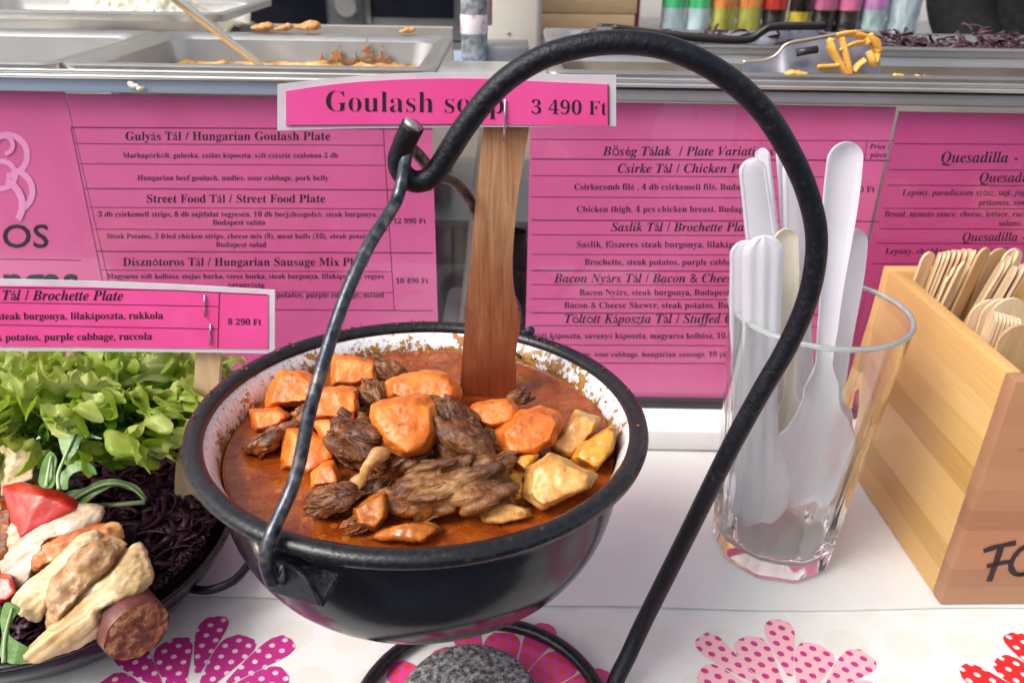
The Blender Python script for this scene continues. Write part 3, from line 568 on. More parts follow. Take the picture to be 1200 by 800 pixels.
bm = B(); tube(bm, spl(bail, 8), 0.0022, 14); obj('bail_handle', bm, M['bail'], pot)
for P0, d in ((LA, dA), (LB, -dA)):
    lug = B(); side = Vector((-d.y, d.x, 0)); zz = Vector((0, 0, 1))
    base = [PD(*q) for q in ((299.5, 657, .2665), (318, 694, .2615), (375, 710, .2485), (367, 694, .2470), (355, 675, .2475), (342, 665, .2515), (327, 659, .258))]
    cheek = [PD(*q) for q in ((375, 710, .2485), (399, 671, .2525), (374, 664, .2545), (350, 666, .2535), (355, 675, .2478), (367, 694, .2473))]
    flange = [PD(*q) for q in ((299.5, 657, .2665), (327, 659, .258), (342, 665, .2515), (374, 664, .2545), (330, 640, .272))]
    peg = [PD(*q) for q in ((334, 662, .2575), (329, 679, .2560), (318, 668, .2570), (307, 648, .2585), (299, 630, .2600))]
    if d is not dA:                                                  # the far lug: the same piece turned half round the pot's axis
        half = lambda p: Vector((2 * PC.x - p.x, 2 * PC.y - p.y, p.z))
        base, cheek, flange, peg = ([half(p) for p in l] for l in (base, cheek, flange, peg))
    slab(lug, base, -d * .0015); slab(lug, cheek, side * .0014); slab(lug, flange, -zz * .0012)
    bmesh.ops.bevel(lug, geom=lug.edges[:], offset=.00025, segments=1, affect='EDGES')
    lo = obj('lug', lug, M['iron'], pot, auto=30)
    pe = B(); sp__ = spl(peg, 6); tube(pe, sp__, [.0019] * (len(sp__) - 3) + [.0020, .0022, .0022], 12); obj('peg_end', pe, M['bail'], lo)

# ------------------------------------------------------------------ iron stand, ring and stone
st = thing('pot_stand', 'black iron hook stand with a base ring, curving over the pot', 'stand', (-0.011, 0.246, 0))
R0 = 0.0039
path = [PY(*q, 0.278 + k) for *q, k in ((484, 147, -.004), (474, 168, -.002), (467, 190, 0), (474, 206, 0), (489, 213, 0), (508, 205, 0), (526, 178, 0), (546, 147, 0), (573, 113, 0), (605, 85, 0), (650, 62, 0), (715, 50, 0), (780, 56, 0), (840, 83, 0), (890, 125, 0), (925, 178, 0), (948, 232, 0), (957, 285, 0), (948, 345, 0), (924, 403, 0), (890, 462, 0), (852, 532, 0), (800, 637, 0), (755, 727, -.004), (736, 768, -.010), (721, 800, -.017))]
path += [Vector((.0478, .2500, .0062)), Vector((.0456, .240, .0042))]
bm = B(); tube(bm, spl(path, 6), R0, 16); obj('hook_rod', bm, M['iron'], st)
bm = B(); tube(bm, [(-0.011 + .0565 * math.cos(2 * math.pi * k / 72), .246 + .0565 * math.sin(2 * math.pi * k / 72), .0040) for k in range(72)], .0034, 12, closed=True); obj('base_ring', bm, M['iron_worn'], st)
bm = B(); tube(bm, [PY(482.0, 149.5, .274), PY(485.5, 144.2, .274)], [R0 * .86, R0 * .84], 16); obj('cut_end', bm, M['bare_steel'], st)
bm = B(); lathe(bm, [(0, .0002), (.0295, .0002), (.031, .0016), (.0312, .010), (.0302, .0118), (.0275, .0128), (0, .0130)], (-0.0168, .2515, 0), 64)
tag(obj('stone_disc', bm, M['stone'], auto=50), 'round speckled grey stone disc lying inside the iron ring under the pot', 'stone')

# ------------------------------------------------------------------ goulash
ZS = 0.1292
bm = B(); lathe(bm, [(0, 0)] + [(0.0745 * i / 26, 0) for i in range(1, 27)] + [(.0757, .0004), (.0765, .0011)], n=110, fn=lambda p: Vector((PC.x + p.x * 1.02, PC.y + p.y * 1.02, ZS + .0012 + p.z + (0.0009 * noise.fractal(Vector((p.x * 60, p.y * 60, 3)), .8, 2, 3) if p.length < .074 else 0))))
tag(obj('goulash_broth', bm, M['soup']), 'reddish brown paprika broth filling the black pot', 'soup')
def chunk_mesh(out, z, th, ridge=(), vox=.0010, it=5, amp=.0006, sc=110, seed=0, k=.00016, fs=.70, bs=.75, stretch=(1, 1, 1), ridged=False, lift=0.0):
    cx_ = sum(p[0] for p in out) / len(out); cy_ = sum(p[1] for p in out) / len(out); t0 = tz(cx_, cy_, z) - lift; bm = B()
    for sc_, dt in ((1.06, 0.0), (fs * 1.06, -th * .53), (bs * 1.06, th * .53)):
        for x, y in out:
            X, Y = cx_ + (x - cx_) * sc_, cy_ + (y - cy_) * sc_
            bm.verts.new(PD(X, Y, t0 + dt - k * (Y - cy_)))
    for x, y, dt in ridge: bm.verts.new(PD(x, y, t0 - dt - k * (y - cy_)))
    r = bmesh.ops.convex_hull(bm, input=bm.verts[:])
    junk = list({g for g in r['geom_interior'] + r['geom_unused'] if isinstance(g, bmesh.types.BMVert)})
    if junk: bmesh.ops.delete(bm, geom=junk, context='VERTS')
    me = remesh(bm, vox, it)
    if amp: rough(me, amp, sc, seed, stretch, None, ridged)
    return me
def chunk(name, label, cat, mat, out, z, th, parent=None, group=None, **kw):
    me = chunk_mesh(out, z, th, **kw)
    if parent: return link(name, me, mat, parent)
    return tag(link(name, me, mat), label, cat, group)
Z1, Z2, Z3 = ZS + .004, ZS + .009, ZS + .016
CARROTS = [
    ('biggest carrot chunk with slanted cut face, in the middle of the goulash', [(437, 499), (433, 488), (434, 475), (448, 470), (477, 463), (498, 464), (513, 473), (514, 512), (500, 531), (470, 532), (447, 521)], Z3 + .004, .020, [(474, 468, .012), (478, 528, .013), (505, 490, .012)], 'carrot'),
    ('long carrot piece lying just left of the wooden spatula', [(453, 447), (452, 464), (466, 444), (500, 433), (522, 437), (540, 455), (538, 467), (520, 473), (470, 471)], Z3, .018, [(490, 449, .010), (520, 448, .009)], 'carrot'),
    ('carrot slab with cut face nearest the back rim of the pot', [(388, 416), (407, 415), (440, 423), (444, 446), (416, 453), (388, 452)], Z2 + .003, .014, [(392, 420, .007), (438, 427, .007)], 'carrot'),
    ('broad carrot chunk behind the handle by the stained pot wall', [(327, 434), (356, 436), (378, 447), (364, 474), (312, 477), (314, 458)], Z2, .018, [(345, 445, .009)], 'carrot'),
    ('smooth carrot barrel just right of the handle wire', [(366, 455), (419, 454), (422, 483), (399, 493), (366, 490)], Z2 + .004, .020, [(372, 462, .010), (417, 462, .010)], 'carrot'),
    ('small carrot wedge closest to the pot wall, left of the handle', [(292, 479), (325, 477), (341, 486), (325, 501), (297, 507)], Z1, .016, [(320, 484, .008)], 'carrot'),
    ('tiny carrot cube beside the scrap of red pepper', [(366, 494), (396, 493), (398, 512), (380, 515)], Z2 + .004, .012, [], 'carrot'),
    ('rounded carrot chunk half sunk behind the lower handle wire', [(336, 501), (364, 504), (394, 519), (396, 538), (364, 557), (327, 550)], Z1, .020, [(345, 512, .010), (375, 525, .011)], 'carrot'),
    ('pointed carrot tip rising between handle wire and beef', [(366, 555), (378, 544), (390, 541), (396, 556), (399, 568), (364, 572)], Z2, .012, [(388, 545, .006)], 'carrot'),
    ('flat carrot piece touching the foot of the wooden spatula', [(545, 487), (554, 472), (599, 466), (607, 478), (606, 494), (572, 504)], Z3, .014, [(570, 478, .007), (600, 474, .006)], 'carrot'),
    ('large rounded carrot chunk next to the potatoes', [(580, 507), (604, 484), (632, 476), (653, 481), (660, 494), (650, 518), (626, 533), (590, 536)], Z2 + .004, .022, [(612, 492, .011), (650, 492, .010)], 'carrot'),
    ('dark orange carrot block standing in front of the beef', [(409, 593), (451, 575), (454, 606), (441, 622), (416, 616)], Z1 + .001, .014, [(450, 580, .007)], 'carrot_red'),
    ('long golden carrot strip floating at the front rim', [(430, 631), (455, 616), (505, 609), (520, 620), (498, 636)], Z1 - .002, .014, [(480, 616, .006)], 'carrot_red'),
]
for i, (lab, out, z, th, rd, m) in enumerate(CARROTS): chunk('carrot_chunk', lab, 'carrot', M[m], out, z, th, ridge=rd, seed=i, it=6, amp=.0011, sc=85, vox=.0007, fs=.74, group='vegetable and meat pieces in the goulash')
POT = [
    ('biggest pale potato cube near the right inner rim', [(613, 581), (620, 550), (644, 529), (699, 556), (692, 572), (635, 597)], Z2, .022, [(646, 535, .010), (690, 557, .010), (632, 590, .011)], 'potato'),
    ('square potato cube between the big carrot and the pot wall', [(643, 524), (675, 482), (703, 490), (698, 507), (667, 537)], Z1 + .003, .018, [(676, 487, .008), (662, 525, .009)], 'potato'),
    ('golden rounded potato against the right wall of the pot', [(670, 538), (680, 520), (716, 497), (724, 505), (719, 527), (698, 554)], Z1 + .003, .020, [(700, 515, .010)], 'potato_gold'),
    ('small golden potato bit squeezed behind the biggest potato', [(600, 541), (608, 532), (630, 533), (617, 552)], Z2, .010, [], 'potato_gold'),
    ('sunken potato lump below the biggest potato at the front', [(560, 600), (585, 588), (622, 594), (626, 606), (590, 614), (565, 612)], Z1 - .003, .014, [], 'potato'),
    ('soft orange potato lump right of the front beef', [(588, 560), (600, 547), (616, 556), (612, 585), (596, 588)], Z1, .014, [], 'potato_gold'),
]
for i, (lab, out, z, th, rd, m) in enumerate(POT): chunk('potato_chunk', lab, 'potato', M[m], out, z, th, ridge=rd, seed=30 + i, it=6, vox=.0007, amp=.0011, sc=85, fs=.76, group='vegetable and meat pieces in the goulash')
BEEF = [
    ('dark wedge of beef below the wooden spatula', [(510, 474), (528, 466), (546, 480), (586, 530), (574, 546), (540, 545), (510, 535)], Z2 + .004, .024, [(530, 472, .008), (578, 532, .008)], 'meat'),
    ('largest shredded beef piece at the front of the goulash', [(451, 600), (454, 580), (474, 551), (511, 538), (560, 536), (596, 536), (604, 552), (596, 576), (575, 598), (528, 603), (471, 605)], Z2, .026, [(470, 570, .012), (560, 550, .011), (520, 580, .012)], 'meat_pale'),
    ('beef cube left of the biggest carrot', [(391, 506), (412, 485), (438, 491), (449, 524), (429, 548), (406, 546), (393, 530)], Z2 + .004, .020, [(410, 500, .009)], 'meat'),
    ('flat beef piece in the broth beside the lower handle wire', [(362, 574), (390, 566), (416, 568), (434, 577), (412, 594), (409, 608), (364, 612), (353, 593)], Z1 + .002, .018, [(385, 575, .008)], 'meat'),
    ('dark beef sliver floating at the left of the broth', [(288, 522), (318, 506), (346, 492), (331, 519), (310, 533), (290, 531)], Z1, .014, [], 'meat'),
    ('ragged beef piece behind the upper carrots', [(428, 446), (446, 416), (476, 433), (466, 447), (446, 456)], Z2, .016, [], 'meat_pale'),
    ('beef piece wedged between upper carrots and biggest carrot', [(418, 460), (436, 448), (456, 450), (456, 470), (440, 488), (420, 485)], Z2 + .003, .016, [], 'meat_pale'),
    ('little beef scrap right of the spatula foot', [(598, 460), (612, 452), (624, 470), (606, 478)], Z2, .012, [], 'meat'),
    ('sunken dark beef in the shadow under the biggest carrot', [(440, 535), (480, 528), (512, 535), (500, 556), (455, 566), (432, 556)], Z1, .016, [], 'meat'),
    ('torn beef shred in the gap above the dark orange carrot block', [(418, 560), (440, 556), (462, 566), (456, 582), (430, 586), (412, 578)], Z1 + .002, .012, [], 'meat'),
    ('beef scrap lying between the front beef and the biggest potato', [(585, 566), (606, 556), (620, 572), (612, 592), (590, 596)], Z1, .012, [], 'meat_pale'),
    ('small beef shred at the front edge of the broth, left of the golden strip', [(400, 610), (422, 606), (436, 618), (428, 632), (404, 628)], Z1 - .002, .010, [], 'meat'),
    ('beef shred under the flat carrot by the spatula foot', [(548, 500), (576, 498), (596, 508), (590, 530), (560, 528)], Z2, .014, [], 'meat_pale'),
    ('beef shred between the smooth carrot barrel and the tiny carrot cube', [(392, 478), (420, 470), (436, 482), (424, 496), (398, 498)], Z2, .012, [], 'meat_pale'),
    ('beef piece under the broad carrot behind the handle', [(345, 478), (368, 470), (372, 500), (350, 505), (338, 498)], Z1 + .001, .014, [], 'meat_pale'),
]
from mathutils.bvhtree import BVHTree
def beef_mesh(out, z, th, rd, seed, ang, amp, nf):
    rn = random.Random(seed); cx_ = sum(p[0] for p in out) / len(out); cy_ = sum(p[1] for p in out) / len(out); t0 = tz(cx_, cy_, z); n = len(out)
    bm = B(); spots_ = []
    for k in range(n):                                                # a ragged lump: overlapping knobs round the outline and over the middle
        x, y = out[k]; nxp = out[(k + 1) % n]
        for w_ in (0.0, 0.5):
            X, Y = x + (nxp[0] - x) * w_, y + (nxp[1] - y) * w_; f_ = rn.uniform(.66, .84); spots_.append((cx_ + (X - cx_) * f_, cy_ + (Y - cy_) * f_, rn.uniform(-.25, .30) * th, rn.uniform(.26, .40)))
            f_ = rn.uniform(.2, .45); spots_.append((cx_ + (X - cx_) * f_, cy_ + (Y - cy_) * f_, rn.uniform(.05, .42) * th, rn.uniform(.34, .5)))
    d = (RT * math.cos(ang) + UP * math.sin(ang)).normalized(); e = FWD.cross(d)
    wid = min(max(p[0] for p in out) - min(p[0] for p in out), max(p[1] for p in out) - min(p[1] for p in out)) / FPX * t0
    for X, Y, dt, rr_ in spots_:
        c = PD(X, Y, t0 - dt - .00016 * (Y - cy_)); a2 = rn.uniform(-.5, .5); d2 = d * math.cos(a2) + e * math.sin(a2); e2 = FWD.cross(d2)
        for v in bmesh.ops.create_icosphere(bm, subdivisions=2, radius=1)['verts']: v.co = c + (d2 * v.co.x * 1.9 + e2 * v.co.y * .55 + FWD * v.co.z * .75) * (rr_ * wid * .60)
    me = remesh(bm, .0007, 5); R3 = Matrix((d, e, FWD))
    rough(me, .0019, 70, seed, (.6, 1.2, 1.2), R3); me.update()
    ns = [v.normal.copy() for v in me.vertices]; off = Vector((seed, 3, 1))
    for v, nn in zip(me.vertices, ns):                                # torn grain, its direction drifting over the piece
        q = R3 @ v.co; wv = noise.noise_vector(q * 70 + off) * .006; q = q + wv
        k = noise.fractal(Vector((q.x * 60, q.y * 520, q.z * 520)) + off, .7, 2.0, 3); patch = max(0, min(1, .5 + 1.6 * noise.noise(v.co * 90 + off)))
        v.co += nn * amp * k * patch
    me.update(); bm = B(); bm.from_mesh(me); tree = BVHTree.FromBMesh(bm); vs = [v.co.copy() for v in bm.verts if v.normal.dot(-FWD) > .05 or v.normal.z > .3]
    for k in range(nf):
        p = rn.choice(vs).copy(); dd = (d * rn.choice((-1, 1)) + e * rn.uniform(-.5, .5)).normalized(); pts = []; n_ = rn.randint(3, 8)
        for j in range(n_):
            q, nn, _, _ = tree.find_nearest(p)
            if q is None: break
            pts.append(q + nn * rn.uniform(-.0001, .0003)); p = q + dd * .0010
        if len(pts) > 3: tube(bm, pts, [.00015 + .00034 * math.sin(math.pi * (j + .5) / len(pts)) for j in range(len(pts))], 6)
    for f in bm.faces: f.smooth = True
    bm.to_mesh(me); bm.free(); return me
for i, (lab, out, z, th, rd, m) in enumerate(BEEF):
    me = beef_mesh(out, z, th, rd, 60 + i, (-.9, .25, -.5, .2, .6, -.4, -1.0, .5, .3, .9)[i % 10], .0008, 80 if i in (0, 1, 2, 3) else 30)
    tag(link('beef_chunk', me, M[m]), lab, 'beef', 'vegetable and meat pieces in the goulash')
bm = B(); tube(bm, spl([PD(x, y, tz(440, 545, Z2 + .008) - k) for x, y, k in ((414, 571, 0), (424, 560, .002), (432, 545, .004), (443, 533, .004), (456, 534, .002))], 6), [.0016, .002, .0026, .003, .003, .0028, .0024, .0022, .0022, .0022, .0021, .002, .002, .002, .0021, .0022, .0024, .0027, .003, .003, .003, .0028, .0024, .002, .0015], 10)
me = remesh(bm, .0007, 2); rough(me, .0006, 200, 5); tag(link('fat_strip', me, M['fat']), 'curled strip of pale fat hanging off the beef', 'fat', 'vegetable and meat pieces in the goulash')
chunk('pepper_scrap', 'small scrap of red pepper on top of the beef cube', 'pepper', M['pepper'], [(399, 492), (406, 484), (415, 483), (417, 491), (411, 500)], Z3 + .002, .008, amp=.0006, seed=91, vox=.0007, it=2, group='vegetable and meat pieces in the goulash')

# ------------------------------------------------------------------ signs stapled to wooden spatulas
def card(S, top, bot, th):
    """thin card between two photo polylines sharing their columns"""
    bm = B(); n = len(top); off = Vector((0, th, 0))
    a = [bm.verts.new(S(*p)) for p in top]; b = [bm.verts.new(S(*p)) for p in bot]; c = [bm.verts.new(S(*p) + off) for p in top]; d = [bm.verts.new(S(*p) + off) for p in bot]
    for i in range(n - 1):
        bm.faces.new((a[i], a[i + 1], b[i + 1], b[i])); bm.faces.new((c[i + 1], c[i], d[i], d[i + 1])); bm.faces.new((a[i], c[i], c[i + 1], a[i + 1])); bm.faces.new((b[i + 1], d[i + 1], d[i], b[i]))
    bm.faces.new((a[0], b[0], d[0], c[0])); bm.faces.new((a[-1], c[-1], d[-1], b[-1])); return bm
def curve_y(pts, x):
    for (x0, y0), (x1, y1) in zip(pts, pts[1:]):
        if x <= x1 or (x1, y1) == pts[-1]:
            t = (x - x0) / (x1 - x0); return y0 + (y1 - y0) * t
def xs_(a, b, n=22): return [a + (b - a) * i / n for i in range(n + 1)]
def smooth_poly(pts, x): 
    q = spl([(a, b, 0) for a, b in pts], 6); return curve_y([(p.x, p.y) for p in q], x)
def sign(name, label, Yf, outer_t, outer_b, inner, loc):
    t = thing(name, label, 'sign', loc)
    S = lambda k: (lambda px, py: PY(px, py, Yf(px) - k))
    X = xs_(outer_t[0][0], outer_t[-1][0]); obj('laminate_margin', card(S(.0004), [(x, smooth_poly(outer_t, x)) for x in X], [(x, smooth_poly(outer_b, x)) for x in X], .0005), M['laminate'], t, auto=40)
    it, ib = inner; X = xs_(it[0][0], it[-1][0]); obj('pink_card', card(S(.0008), [(x, smooth_poly(it, x)) for x in X], [(x, smooth_poly(ib, x)) for x in X], .0003), M['hot_pink'], t, auto=40)
    return t, S(.00095)
YP = 0.314
g, SG = sign('price_sign', 'laminated pink Goulash soup 3 490 Ft sign stapled to the spatula in the pot', lambda x: YP - .0035 - .000000035 * (x - 560) ** 2, [(325, 99), (400, 91), (480, 86), (560, 85), (640, 87), (722, 88)], [(331, 153), (400, 151), (480, 150), (560, 149), (640, 149), (722, 148)],
             ([(335, 107), (400, 98), (480, 93), (560, 92.5), (640, 96), (713, 99)], [(339, 148), (400, 147), (480, 146.5), (560, 146), (640, 147), (713, 147.5)]), (-.01, YP, .12))
bm = B(); text(bm, SG, 'Goulash soup', 'b', 382, 590, 130.5, -.013, .012); text(bm, SG, '3 490 Ft', 'b', 623, 711, 133.5, -.013, .016); line(bm, SG, 339, 147.3, 560, 145.6, 1.0); line(bm, SG, 712.5, 100, 713, 147, 1.4)
obj('lettering', bm, INK, g, False)
# spatula blade
ol = [(567, 112), (566, 150), (558, 230), (550, 320), (543, 400), (539, 455), (537, 500)]; orr = [(600, 505), (603, 470), (605, 440), (604, 420), (607, 398), (610, 380), (607, 362), (602, 340), (601, 300), (607, 230), (620, 150), (624, 112)]
bm = B(); slab(bm, [PY(x, y, YP) for x, y in spl([(a, b, 0) for a, b in ol], 4) and [(p.x, p.y) for p in spl([(a, b, 0) for a, b in ol], 4)] + [(p.x, p.y) for p in spl([(a, b, 0) for a, b in orr], 4)]], (0, .0042, 0))
bmesh.ops.bevel(bm, geom=[e for e in bm.edges if len(e.link_faces) == 2 and e.calc_face_angle(0) > .8], offset=.0006, segments=2, affect='EDGES')
obj('wooden_spatula', bm, M['paddle'], g, auto=40)
bm = B(); tube(bm, [SG(590, 118) + Vector((0, .0006, 0)), SG(591.5, 117) - Vector((0, .0004, 0)), SG(592, 142) - Vector((0, .0005, 0)), SG(590, 165) - Vector((0, -.0002, 0)), SG(590, 167) + Vector((0, .003, 0))], .00042, 8); obj('staple', bm, M['staple'], g)
YB = 0.352
g2, SB = sign('price_sign', 'laminated pink Brochette Plate 8 290 Ft sign stapled to a spatula in the lettuce pan', lambda x: YB - .0035 - .00000003 * (x - 240) ** 2, [(-90, 328), (0, 327), (90, 329), (200, 333), (322, 340)], [(-90, 408), (0, 411), (90, 411.5), (200, 412.5), (322, 414)],
             ([(-90, 336), (0, 335), (90, 336), (200, 340), (314, 345)], [(-90, 403), (0, 406), (90, 406.5), (200, 408), (313, 409)]), (-.17, YB, .03))
bm = B(); text(bm, SB, 'k Tál / Brochette Plate', 'bi', -12, 144, 351.5, 0, .005); text(bm, SB, 'steak burgonya, lilakáposzta, rukkola', 'b', -3, 191, 374.5, 0, -.005); text(bm, SB, 'steak potatos, purple cabbage, ruccola', 'b', -25, 178, 399.5, 0, -.008); text(bm, SB, '8 290 Ft', 'b', 267, 306, 380.5, 0, .01)
line(bm, SB, -80, 335.5, 200, 340, 1.2); line(bm, SB, 200, 340, 313, 345.5, 1.2); line(bm, SB, -80, 353, 256, 359, .9); line(bm, SB, -80, 379, 255, 385.5, .9); line(bm, SB, 257, 343, 255, 408, 1)
obj('lettering', bm, INK, g2, False)
ol = [(231, 345), (229, 413), (227, 450), (222, 490), (212, 520), (206, 545), (205, 585), (212, 610)]; orr = [(262, 610), (262, 560), (258, 500), (256, 460), (258, 413), (259, 345)]
bm = B(); slab(bm, [PY(p.x, p.y, YB) for p in spl([(a, b, 0) for a, b in ol], 4) + spl([(a, b, 0) for a, b in orr], 4)], (0, .0042, 0))
bmesh.ops.bevel(bm, geom=[e for e in bm.edges if len(e.link_faces) == 2 and e.calc_face_angle(0) > .8], offset=.0006, segments=2, affect='EDGES')
obj('wooden_spatula', bm, M['board_pale'], g2, auto=40)
for a, b in (((240, 346), (240, 370)), ((247, 380), (246.5, 403))):
    bm = B(); tube(bm, [SB(*a) + Vector((0, .0006, 0)), SB(*a) - Vector((0, .0005, 0)), SB(*b) - Vector((0, .0005, 0)), SB(*b) + Vector((0, .0006, 0))], .00042, 8); obj('staple', bm, M['staple'], g2)

# ------------------------------------------------------------------ enamel pan with skewer, lettuce, cabbage
NC = Vector((-0.238, 0.3325, 0)); NR = 0.089
pan = thing('enamel_pan', 'shallow black enamel pan heaped with lettuce, red cabbage and a meat skewer', 'pan', tuple(NC + Vector((0, 0, .002))))
prof = [(0, .0024), (.060, .0024), (.070, .006), (.080, .018), (NR - .002, .031), (NR, .0318), (NR + .0012, .0305), (.0822, .0175), (.072, .0045), (.061, .0018 + .0004), (0, .0022)]
obj('body', lathe(B(), prof[:5] + [(NR - .001, .0322)] + prof[6:10], tuple(NC), 110), M['enamel'], pan)
bm = B(); lathe(bm, [(NR + .0018 * math.cos(2 * math.pi * k / 10), .0322 + .0016 * math.sin(2 * math.pi * k / 10)) for k in range(10)], tuple(NC), 110, closed=True); obj('rim', bm, M['iron_worn'], pan)
bm = B(); tube(bm, spl([PZ(222, 689, .020), PZ(245, 691, .022), PZ(275, 679, .024), PZ(294, 656, .026), PZ(300, 640, .027), PZ(290, 622, .027), PZ(272, 618, .026)], 6), .0022, 10); obj('wire_handle', bm, M['iron'], pan)
# shredded red cabbage
bm = B(); rnd = random.Random(3)
for i in range(2100):
    a = rnd.uniform(-1.9, 1.5); rr = NR * math.sqrt(rnd.uniform(.02, .86)); x, y = NC.x + rr * math.cos(a), NC.y + rr * math.sin(a)
    hz = .026 + .016 * max(0, 1 - (rr / NR) ** 3) + rnd.uniform(-.006, .005); d = rnd.uniform(0, 6.28); c = rnd.uniform(-160, 160); L = rnd.uniform(.010, .024); w = rnd.uniform(.0007, .0021); tw = rnd.uniform(-.9, .9) + 1.57
    tw -= 1.57; p = Vector((x, y, hz)); prev = None; tl = rnd.uniform(-.35, .35)
    for k in range(7):
        dv = Vector((math.cos(d), math.sin(d), tl)); sv_ = dv.cross(Vector((0, 0, 1))).normalized(); nv = sv_ * math.cos(tw) * w + Vector((0, 0, 1)) * math.sin(tw) * w
        ro = math.hypot(p.x - NC.x, p.y - NC.y)
        if ro > NR - .010: p.z = max(p.z, .0345); dv = Vector((NC.x - p.x, NC.y - p.y, 0)).normalized() * .6
        cur = (bm.verts.new(p + nv), bm.verts.new(p - nv))
        if prev: bm.faces.new((prev[0], cur[0], cur[1], prev[1]))
        prev = cur; p = p + dv * L / 6; d += c * L / 6 * .9; tw += rnd.uniform(-.4, .4); tl -= .1
r = bmesh.ops.extrude_face_region(bm, geom=bm.faces[:])
bmesh.ops.translate(bm, verts=[e for e in r['geom'] if isinstance(e, bmesh.types.BMVert)], vec=(0.0002, -.0002, .0005))
bm2 = B(); lathe(bm2, [(0, .038), (.03, .036), (.06, .031), (.078, .025), (.079, .015), (0, .006)], tuple(NC), 60)
me_ = bpy.data.meshes.new('t'); bm2.to_mesh(me_); bm2.free(); bm.from_mesh(me_)
tag(obj('red_cabbage', bm, M['cabbage']), 'dark shredded red cabbage bedding the enamel pan', 'cabbage', None, 'stuff')
# curly lettuce
def lettuce_leaf(base, tip_dir, L, Wd, amp, fr, ph, curl, nu=48, nv=24):
    bm = B(); td = Vector(tip_dir).normalized(); side = td.cross(Vector((0, 0, 1))); side = side.normalized() if side.length > .1 else Vector((1, 0, 0)); nn = side.cross(td).normalized(); G = []
    for j in range(nv + 1):
        v = j / nv; row = []
        for i in range(nu + 1):
            u = -1 + 2 * i / nu; wv = (0.28 + 0.72 * math.sin(min(1, v * 1.15) * math.pi / 2)); e = max(abs(u), max(0, (v - .62) / .38)) ** 2
            rag = 1 + .20 * e * noise.noise(Vector((u * 3.2, v * 3.4 + ph, ph))) + .24 * e * e * noise.noise(Vector((u * 9, v * 9 + ph, ph)))
            ruff = amp * e * (math.sin(fr * (u * 1.6 + v * 1.1) + ph) + .7 * math.sin(fr * 2.3 * (v - u * .6) + 2 * ph)) 
            cup = -.30 * L * u * u * v * curl
            p = Vector(base) + td * (L * v * rag * (1 - .16 * u * u)) + side * (u * Wd * wv * rag + ruff * .5) + nn * (ruff + cup + L * .38 * curl * v * v * (-1)) 
            p += Vector((noise.noise(p * 160), noise.noise(p * 160 + Vector((9, 0, 0))), noise.noise(p * 160 + Vector((0, 9, 0))))) * (.0014 * (.3 + e)) + nn * (.0021 * e * e * math.sin(19 * u + 23 * v + ph)) + td * (.0022 * e * e * math.sin(23 * u + 2 * ph)) + side * (.0016 * e * e * math.sin(27 * v + ph))
            row.append(bm.verts.new(p))
        G.append(row)
    for j in range(nv):
        for i in range(nu): bm.faces.new((G[j][i], G[j][i + 1], G[j + 1][i + 1], G[j + 1][i]))
    return bm
lt = thing('curly_lettuce', 'bright green curly lettuce heaped at the back of the enamel pan', 'lettuce', (-.23, .38, .03))
rnd = random.Random(11)
spots = []
for i in range(66):
    lay = (i % 22) / 22; px = rnd.uniform(-50, 214 - 20 * (1 - lay)); py = 528 - 78 * lay + rnd.uniform(-12, 12); Y = .352 + .033 * lay + rnd.uniform(-.006, .006)
    spots.append((px, py, Y, lay))
for px, py, Y, lay in spots:
    b0 = PY(px, py, Y); out_ = (px - 100) / 140
    lf = lettuce_leaf(b0 - Vector((0, -.004, .004)), (out_ * .7 + rnd.uniform(-.5, .5), -.38 + .60 * lay + rnd.uniform(-.3, .3), .70 + .5 * lay), rnd.uniform(.023, .034), rnd.uniform(.016, .025), rnd.uniform(.0034, .0056), rnd.uniform(5.5, 8.0), rnd.uniform(0, 6), rnd.uniform(.2, 1.0))
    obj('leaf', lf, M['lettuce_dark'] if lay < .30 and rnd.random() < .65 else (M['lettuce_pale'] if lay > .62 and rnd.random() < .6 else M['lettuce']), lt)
for px, py, Y, dx_, L_, W_ in ((12, 486, .345, -.5, .031, .026), (62, 482, .346, -.1, .033, .028), (118, 488, .345, .15, .032, .027), (168, 486, .346, .4, .031, .026), (40, 516, .342, -.2, .028, .024), (140, 520, .341, .2, .028, .024), (176, 516, .342, .4, .027, .023), (192, 500, .345, .6, .026, .023), (90, 470, .354, .0, .031, .028), (145, 468, .354, .2, .030, .027), (20, 468, .354, -.3, .030, .027), (196, 470, .354, .4, .026, .022)):
    lf = lettuce_leaf(PY(px, py, Y) - Vector((0, -.006, .010)), (dx_, -.30 + rnd.uniform(-.15, .15), .85), L_, W_, .0058, rnd.uniform(6, 8), rnd.uniform(0, 6), rnd.uniform(.5, 1.1), 76, 38)
    obj('leaf', lf, M['lettuce'] if rnd.random() < .6 else M['lettuce_pale'], lt)
